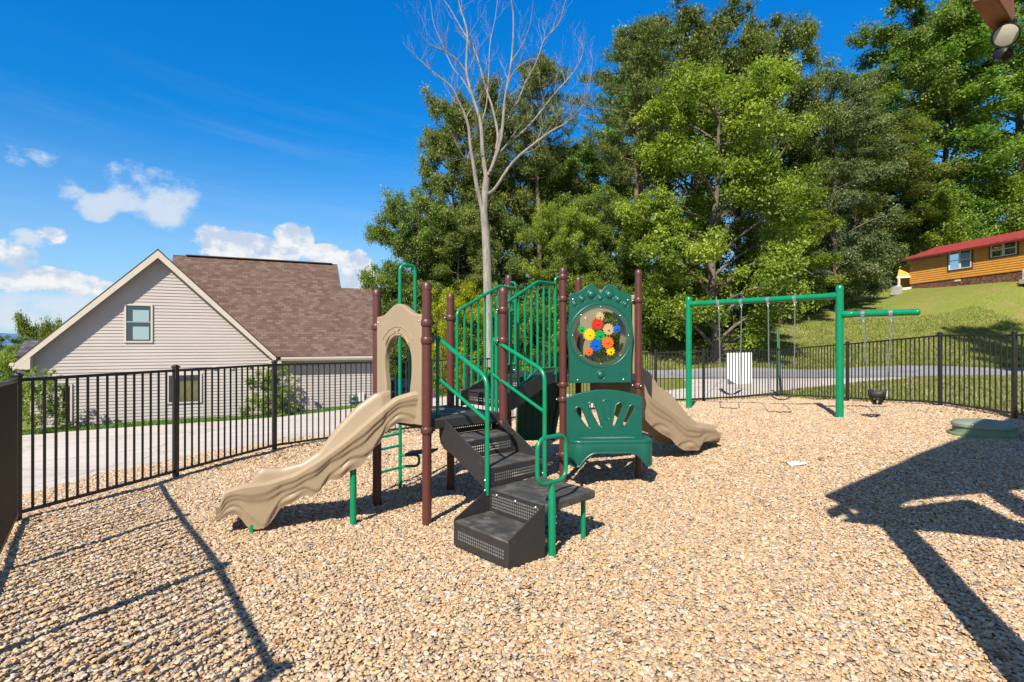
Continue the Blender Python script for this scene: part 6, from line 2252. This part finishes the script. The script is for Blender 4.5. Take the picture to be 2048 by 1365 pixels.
# saplings and undergrowth along the edge of the wood
US_ = [
    (884, 27.5, 590, 44, 'yellow', 'bright yellow-green sapling behind the left maroon posts'), (930, 28.5, 585, 52, 'yellow', 'yellow-green sapling just left of the dead trunk'),
    (1075, 30.0, 600, 56, 'bright', 'leafy sapling behind the upper guard rails'), (1010, 29.5, 590, 46, 'green', 'green sapling just right of the dead trunk'),
    (1185, 31.5, 560, 54, 'green', 'green sapling behind the gear panel posts'), (1320, 33.5, 565, 48, 'green', 'green sapling beside the right gear panel post'),
]
for px, Y, ty, hp_, lf, lb in US_: plant('sapling', 'sapling', px, Y, ty, hp_, lf, lb, 'saplings at the edge of the wood', cat='sapling')
rs_ = random.Random(77)
BU = [(790, 37, 590, 60, 'green', 'leafy bush beside the right end of the beige house'), (850, 33, 628, 62, 'oak', 'olive bush behind the slide panel'),
      (960, 32, 622, 64, 'green', 'dark bush at the foot of the dead tree'), (1040, 34, 610, 66, 'oak', 'olive bush behind the middle guard rails'), (1110, 34, 600, 66, 'green', 'green bush below the slender pine'),
      (1180, 35, 600, 66, 'oak', 'olive bush below the tall pine'), (1245, 36, 585, 62, 'green', 'dark bush behind the right gear panel post'), (1310, 37, 580, 62, 'oak', 'olive bush left of the thick trunk'),
      (1375, 38, 575, 62, 'green', 'dark bush behind the thick trunk'), (1465, 41, 560, 64, 'green', 'bush behind the top beam of the swing'), (1530, 43.5, 545, 62, 'oak', 'olive bush above the bare soil patch on the hill'),
      (1592, 46, 540, 60, 'green', 'bush above the right half of the swing beam'), (1650, 49, 520, 66, 'grey', 'grey-green bush left of the taller swing post'), (1700, 52, 490, 70, 'grey', 'large grey-green bush right of the taller swing post'),
      (1752, 62, 480, 62, 'green', 'bush beside the yellow lean-to'), (1835, 64, 430, 80, 'bright', 'bright bush peeping over the left part of the red roof'), (1900, 66, 420, 80, 'green', 'green bush over the middle of the red roof'),
      (1985, 66, 400, 90, 'bright', 'bright bush over the green roof')]
for px, Y, ty, hp_, lf, lb in BU: plant('bush', 'bush', px, Y, ty, hp_, lf, lb, 'bushes below the wood', cat='bush')
# far left, beyond the house
plant('bush', 'round_tree', 80, 58.0, 664, 38, 'bright', 'light green round tree beyond the left eave of the beige house', 'trees beyond the house')
plant('oak_a', 'oak_tree', 8, 46.0, 672, 60, 'green', 'dark tree at the left edge beyond the corner fence post', 'trees beyond the house')
plant('maple', 'maple_tree', 46, 40.0, 690, 40, 'green', 'dark green tree just left of the grey porch roof', 'trees beyond the house')
plant('bush', 'bush', 20, 30.0, 722, 46, 'bright', 'light bush behind the corner of the fence', 'trees beyond the house', cat='bush')
# a tall tree out of view on the right whose shade falls on the hill
plant('oak_a', 'oak_tree', 2640, 17.2, -760, 240, 'green', 'tall tree beside the road right of the cabin view', 'trees beside the road')
# conifer shrubs against the house
s1 = plant('juniper', 'juniper_shrub', 84, 18.0, 752, 36, 'juniper', 'feathery green conifer shrub by the left corner of the house', 'shrubs along the house wall', cat='shrub')
s2 = plant('juniper', 'juniper_shrub', 541, 21.35, 742, 44, 'juniper', 'loose green conifer shrub in the middle of the house wall', 'shrubs along the house wall', cat='shrub', rz=1.1)

# ---------------------------------------------------------------- the dead tree
def dead_tree():
    Y0 = 22.0
    root = thing('dead_tree', px3(977, 700, Y0).freeze() if False else Vector((px3(977, 700, Y0).x, Y0, Z(px3(977, 700, Y0).x, Y0))), 'tall bare dead tree with a pale trunk in front of the wood', 'tree')
    rs = random.Random(19)
    b = MB()
    def path(pts, dy0, dy1, r0, r1, seg=8, twigs=True):
        if seg == 8: r0, r1 = r0 * .85, r1 * .8
        n = len(pts)
        P = []
        for i, (px, py) in enumerate(pts):
            f = i / (n - 1)
            P.append(px3(px, py, Y0 + dy0 + (dy1 - dy0) * f))
        # smooth
        Q = [P[0]]
        for i in range(n - 1):
            p0, p1, p2, p3 = P[max(0, i - 1)], P[i], P[i + 1], P[min(n - 1, i + 2)]
            for k in range(1, 5):
                t = k / 4
                Q.append(.5 * ((2 * p1) + (p2 - p0) * t + (2 * p0 - 5 * p1 + 4 * p2 - p3) * t * t + (3 * p1 - p0 - 3 * p2 + p3) * t ** 3))
        m = len(Q)
        b.tube(Q, [r0 + (r1 - r0) * (i / (m - 1)) ** .8 for i in range(m)], seg, caps=False)
        return Q, [r0 + (r1 - r0) * (i / (m - 1)) ** .8 for i in range(m)]
    limbs = []
    base_pt = px3(977, 700, Y0)
    tr, trr = path([(978, 735), (977, 690), (975, 560), (972, 480), (968, 420), (973, 357)], 0, 0, .215, .135, 12)
    limbs.append(path([(966, 425), (960, 400), (953, 369), (947, 330), (941, 295), (937, 254), (926, 222), (916, 201), (904, 176), (875, 152), (858, 138), (842, 123)], 0, -1.2, .125, .016))
    limbs.append(path([(973, 360), (965.6, 307.6), (961, 246), (945, 193), (933, 143), (935, 74), (928, 40), (920, 16), (914, -20)], 0, .6, .115, .020))
    limbs.append(path([(975, 352), (986, 328), (996, 279), (986, 221), (970, 172), (953, 111), (937, 82), (918, 50), (900, 18), (880, -10)], 0, 1.6, .085, .014))
    limbs.append(path([(980, 345), (1002, 279), (1010, 197), (1023, 123), (1027, 41), (1022, 0), (1016, -30)], 0, -.8, .095, .016))
    limbs.append(path([(976, 388), (990, 378), (1027, 324), (1076, 283), (1105, 262), (1134, 246), (1158, 222), (1175, 197), (1181, 160)], 0, -2.0, .088, .013))
    limbs.append(path([(978, 352), (984, 346), (1002, 303), (1060, 250), (1109, 189), (1135, 160), (1154, 135), (1164, 112), (1166, 96)], 0, 2.2, .075, .013))
    limbs.append(path([(992, 300), (1002, 262), (1035, 205), (1052, 165), (1068, 135), (1080, 105), (1088, 82), (1106, 62), (1121, 41), (1128, 12)], 0, .4, .065, .012))
    limbs.append(path([(933, 146), (915, 122), (896, 107), (870, 95), (855, 86), (842, 70), (834, 60)], .4, -.6, .045, .010))
    limbs.append(path([(1010, 200), (1018, 165), (1032, 140), (1060, 120), (1087, 120)], -.4, -1.2, .040, .008))
    limbs.append(path([(961, 250), (972, 215), (977, 160), (980, 90), (990, 40), (996, -10)], .3, 1.4, .045, .010))
    limbs.append(path([(945, 195), (925, 160), (905, 135), (885, 90), (868, 50), (862, 10)], .4, 1.5, .040, .009))
    limbs.append(path([(1023, 125), (1045, 90), (1060, 50), (1066, 5)], -.6, -1.4, .035, .008))
    limbs.append(path([(941, 300), (934, 318), (926, 312)], 0, -.3, .035, .02))

    def twig(p, d, ln, r, depth):
        d = d.normalized()
        q = [p]
        n = 4
        dd = d.copy()
        for i in range(n):
            dd = (dd + Vector((rs.uniform(-.30, .30), rs.uniform(-.30, .30), rs.uniform(-.10, .28)))).normalized()
            q.append(q[-1] + dd * ln / n)
        b.tube(q, [r * (1 - .72 * i / n) for i in range(n + 1)], 4 if r < .015 else 5, caps=False)
        if depth > 0:
            for i in range(rs.randint(2, 4)):
                k = rs.randint(1, n)
                d2 = (dd + Vector((rs.uniform(-.9, .9), rs.uniform(-.9, .9), rs.uniform(-.2, .8)))).normalized()
                twig(q[k], d2, ln * rs.uniform(.42, .68), r * .52, depth - 1)
    for Q, rr in limbs:
        m = len(Q)
        for i in range(int(m * .30), m):
            if rs.random() < .46:
                d = (Q[min(i + 1, m - 1)] - Q[max(i - 1, 0)]).normalized()
                d2 = (d * .7 + Vector((rs.uniform(-.9, .9), rs.uniform(-.9, .9), rs.uniform(.0, .7))))
                twig(Q[i], d2, rs.uniform(.7, 1.6), max(.0055, rr[i] * .36), 2)
        twig(Q[-1], Q[-1] - Q[-3], 1.0, rr[-1], 2)
    b.build('trunk', DBARK, root, smooth=60)


dead_tree()
# bare fallen branches at the wood's edge, right of the broad tree
rs2 = random.Random(5)
fb = MB()
for k in range(26):
    p = px3(1640 + rs2.uniform(-60, 25), 548 + rs2.uniform(-25, 22), 40 + rs2.uniform(-1, 1))
    q = p + Vector((rs2.uniform(-4.2, -1.2), rs2.uniform(-.8, .8), rs2.uniform(-.6, 1.5)))
    m_ = p.lerp(q, .5) + Vector((0, 0, rs2.uniform(-.1, .35)))
    fb.tube([p, m_, q], [.035, .022, .006], 4, caps=False)
tag(fb.build('fallen_branch', DBARK, smooth=60), 'tangle of bare pale fallen branches hanging at the edge of the wood', 'branches')


# ---------------------------------------------------------------- grass blades on the lawns
def grass_blades():
    rs = np.random.RandomState(4)
    pts = []
    def fill(n, fn): pts.append(fn(n))
    def strip(n):        # along the house wall
        t = rs.uniform(-8.6, 4.6, n); s = -1.45 + rs.rand(n) * 1.8
        return np.stack([HO.x + HE.x * t + HN.x * s, HO.y + HE.y * t + HN.y * s, rs.uniform(.06, .13, n)], 1)
    fill(26000, strip)
    def right(n):
        y = 8 + (25 - 8) * rs.rand(n); x = rs.uniform(8.4, 27, n)
        return np.stack([x, y, rs.uniform(.04, .10, n)], 1)
    fill(90000, right)
    def hill(n):
        y = 29.8 + 13 * rs.rand(n) ** 1.6; x = rs.uniform(2, 36, n)
        return np.stack([x, y, rs.uniform(.06, .17, n)], 1)
    fill(90000, hill)
    P = np.concatenate(pts)
    x, y = P[:, 0], P[:, 1]
    # keep off paving, gravel and bare soil
    def inpoly(poly):
        c = np.zeros(len(x), bool); j = len(poly) - 1
        for i in range(len(poly)):
            xi, yi = poly[i]; xj, yj = poly[j]
            if yi != yj:
                hit = ((yi > y) != (yj > y)) & (x < (xj - xi) * (y - yi) / (yj - yi) + xi)
                c ^= hit
            j = i
        return c
    keep = ~(inpoly(apron) | inpoly(road_poly) | inpoly(gravel_poly))
    edge = np.interp(x, [-30, -2, 6, 10, 14, 18, 24, 30, 38, 50], [33, 33, 34, 35.5, 37.5, 40.5, 45, 50, 60, 72])
    keep &= y < edge
    soil = (np.exp(-(((x - 12.5) / 4.5) ** 2 + ((y - 19.5) / .7) ** 2)) + np.exp(-(((x - 17.5) / 2.4) ** 2 + ((y - 37.5) / 1.1) ** 2)) + np.exp(-(((x - 17) / 3) ** 2 + ((y - 20) / .5) ** 2)))
    keep &= rs.rand(len(x)) > soil * 1.1
    P = P[keep]; n = len(P)
    z = Zv(P[:, 0], P[:, 1])
    a = rs.rand(n) * 6.28; w = .010 + .010 * rs.rand(n) + P[:, 1] * .0004
    h = P[:, 2] * (.7 + .6 * rs.rand(n))
    ln = rs.normal(size=(n, 2)) * .45
    b0 = np.stack([P[:, 0] + np.cos(a) * w, P[:, 1] + np.sin(a) * w, z - .01], 1)
    b1 = np.stack([P[:, 0] - np.cos(a) * w, P[:, 1] - np.sin(a) * w, z - .01], 1)
    tpv = np.stack([P[:, 0] + ln[:, 0] * h, P[:, 1] + ln[:, 1] * h, z + h], 1)
    V = np.stack([b0, b1, tpv], 1).reshape(-1, 3)
    me = bpy.data.meshes.new('grass')
    me.vertices.add(3 * n); me.vertices.foreach_set('co', V.ravel())
    me.loops.add(3 * n); me.loops.foreach_set('vertex_index', np.arange(3 * n, dtype=np.int32))
    me.polygons.add(n); me.polygons.foreach_set('loop_start', np.arange(0, 3 * n, 3, dtype=np.int32))
    at_ = me.attributes.new('lv', 'FLOAT', 'POINT'); at_.data.foreach_set('value', np.repeat(rs.rand(n), 3).astype(np.float32))
    me.update(calc_edges=True)
    m = bpy.data.materials.new('grass_blade'); m.use_nodes = True
    t = NT(m.node_tree)
    lv = t.n('ShaderNodeAttribute', attribute_name='lv').outputs['Fac']
    pos = t.n('ShaderNodeNewGeometry').outputs['Position']
    g = t.ramp(lv, [(0, (.12, .175, .025)), (.6, (.22, .27, .05)), (.85, (.34, .33, .10)), (1, (.44, .38, .17))])
    g = t.mix(t.sstep(t.noise(pos, .5, 5, .6), .45, .7), g, t.ramp(lv, [(0, (.21, .23, .06)), (1, (.44, .40, .17))]))
    px_ = t.n('ShaderNodeSeparateXYZ', {0: pos}).outputs[0]
    g = t.mix(t.math('LESS_THAN', px_, -3.0), g, t.ramp(lv, [(0, (.07, .17, .02)), (1, (.20, .34, .05))]))      # watered strip along the house
    b = t.n('ShaderNodeBsdfPrincipled', {'Base Color': g, 'Roughness': .6, 'Specular IOR Level': .3})
    tl = t.n('ShaderNodeBsdfTranslucent', {'Color': g})
    mx = t.n('ShaderNodeMixShader', {0: .35, 1: b.outputs[0], 2: tl.outputs[0]})
    t.n('ShaderNodeOutputMaterial', {'Surface': mx.outputs[0]})
    me.materials.append(m)
    o = bpy.data.objects.new('grass', me); COL.objects.link(o)
    tag(o, kind='stuff')


grass_blades()


# ---------------------------------------------------------------- dry leaves blown against the fence
def dry_leaves():
    rs = np.random.RandomState(9)
    P = []
    for (x0, y0), (x1, y1), n in (((-4.2, 7.1), (-3.7, 8.8), 60), ((-3.6, 8.8), (-2.5, 10.1), 90), ((-2.4, 10.1), (-.9, 11.0), 60), ((5.5, 14.6), (7.5, 15.4), 40), ((7.8, 12.5), (8.0, 9.2), 60)):
        f = rs.rand(n); P.append(np.stack([x0 + (x1 - x0) * f + rs.normal(size=n) * .22, y0 + (y1 - y0) * f + rs.normal(size=n) * .22], 1))
    P.append(np.stack([rs.normal(size=110) * .55 - 2.9, rs.normal(size=110) * .5 + 8.3], 1))
    P.append(np.stack([rs.uniform(-4.5, 7.5, 120), rs.uniform(2.5, 13, 120)], 1))
    P = np.concatenate(P); n = len(P)
    z = Zv(P[:, 0], P[:, 1]) + .062
    a = rs.rand(n) * 6.28; L = .018 + .022 * rs.rand(n)
    tz = rs.normal(size=(n, 2)) * .25
    ux, uy = np.cos(a), np.sin(a)
    c = np.stack([P[:, 0], P[:, 1], z], 1)
    u = np.stack([ux, uy, tz[:, 0]], 1) * L[:, None]; v = np.stack([-uy, ux, tz[:, 1]], 1) * (L * .55)[:, None]
    V = np.stack([c - u, c + v + np.array([0, 0, .006]), c + u, c - v + np.array([0, 0, .006])], 1).reshape(-1, 3)
    me = bpy.data.meshes.new('leaf_litter')
    me.from_pydata(V.tolist(), [], [(4 * i, 4 * i + 1, 4 * i + 2, 4 * i + 3) for i in range(n)])
    me.materials.append(mat('dry_brown_leaf', (.20, .10, .045), .8, var=.5, vscale=3))
    o = bpy.data.objects.new('leaf_litter', me); COL.objects.link(o)
    tag(o, kind='stuff')


dry_leaves()
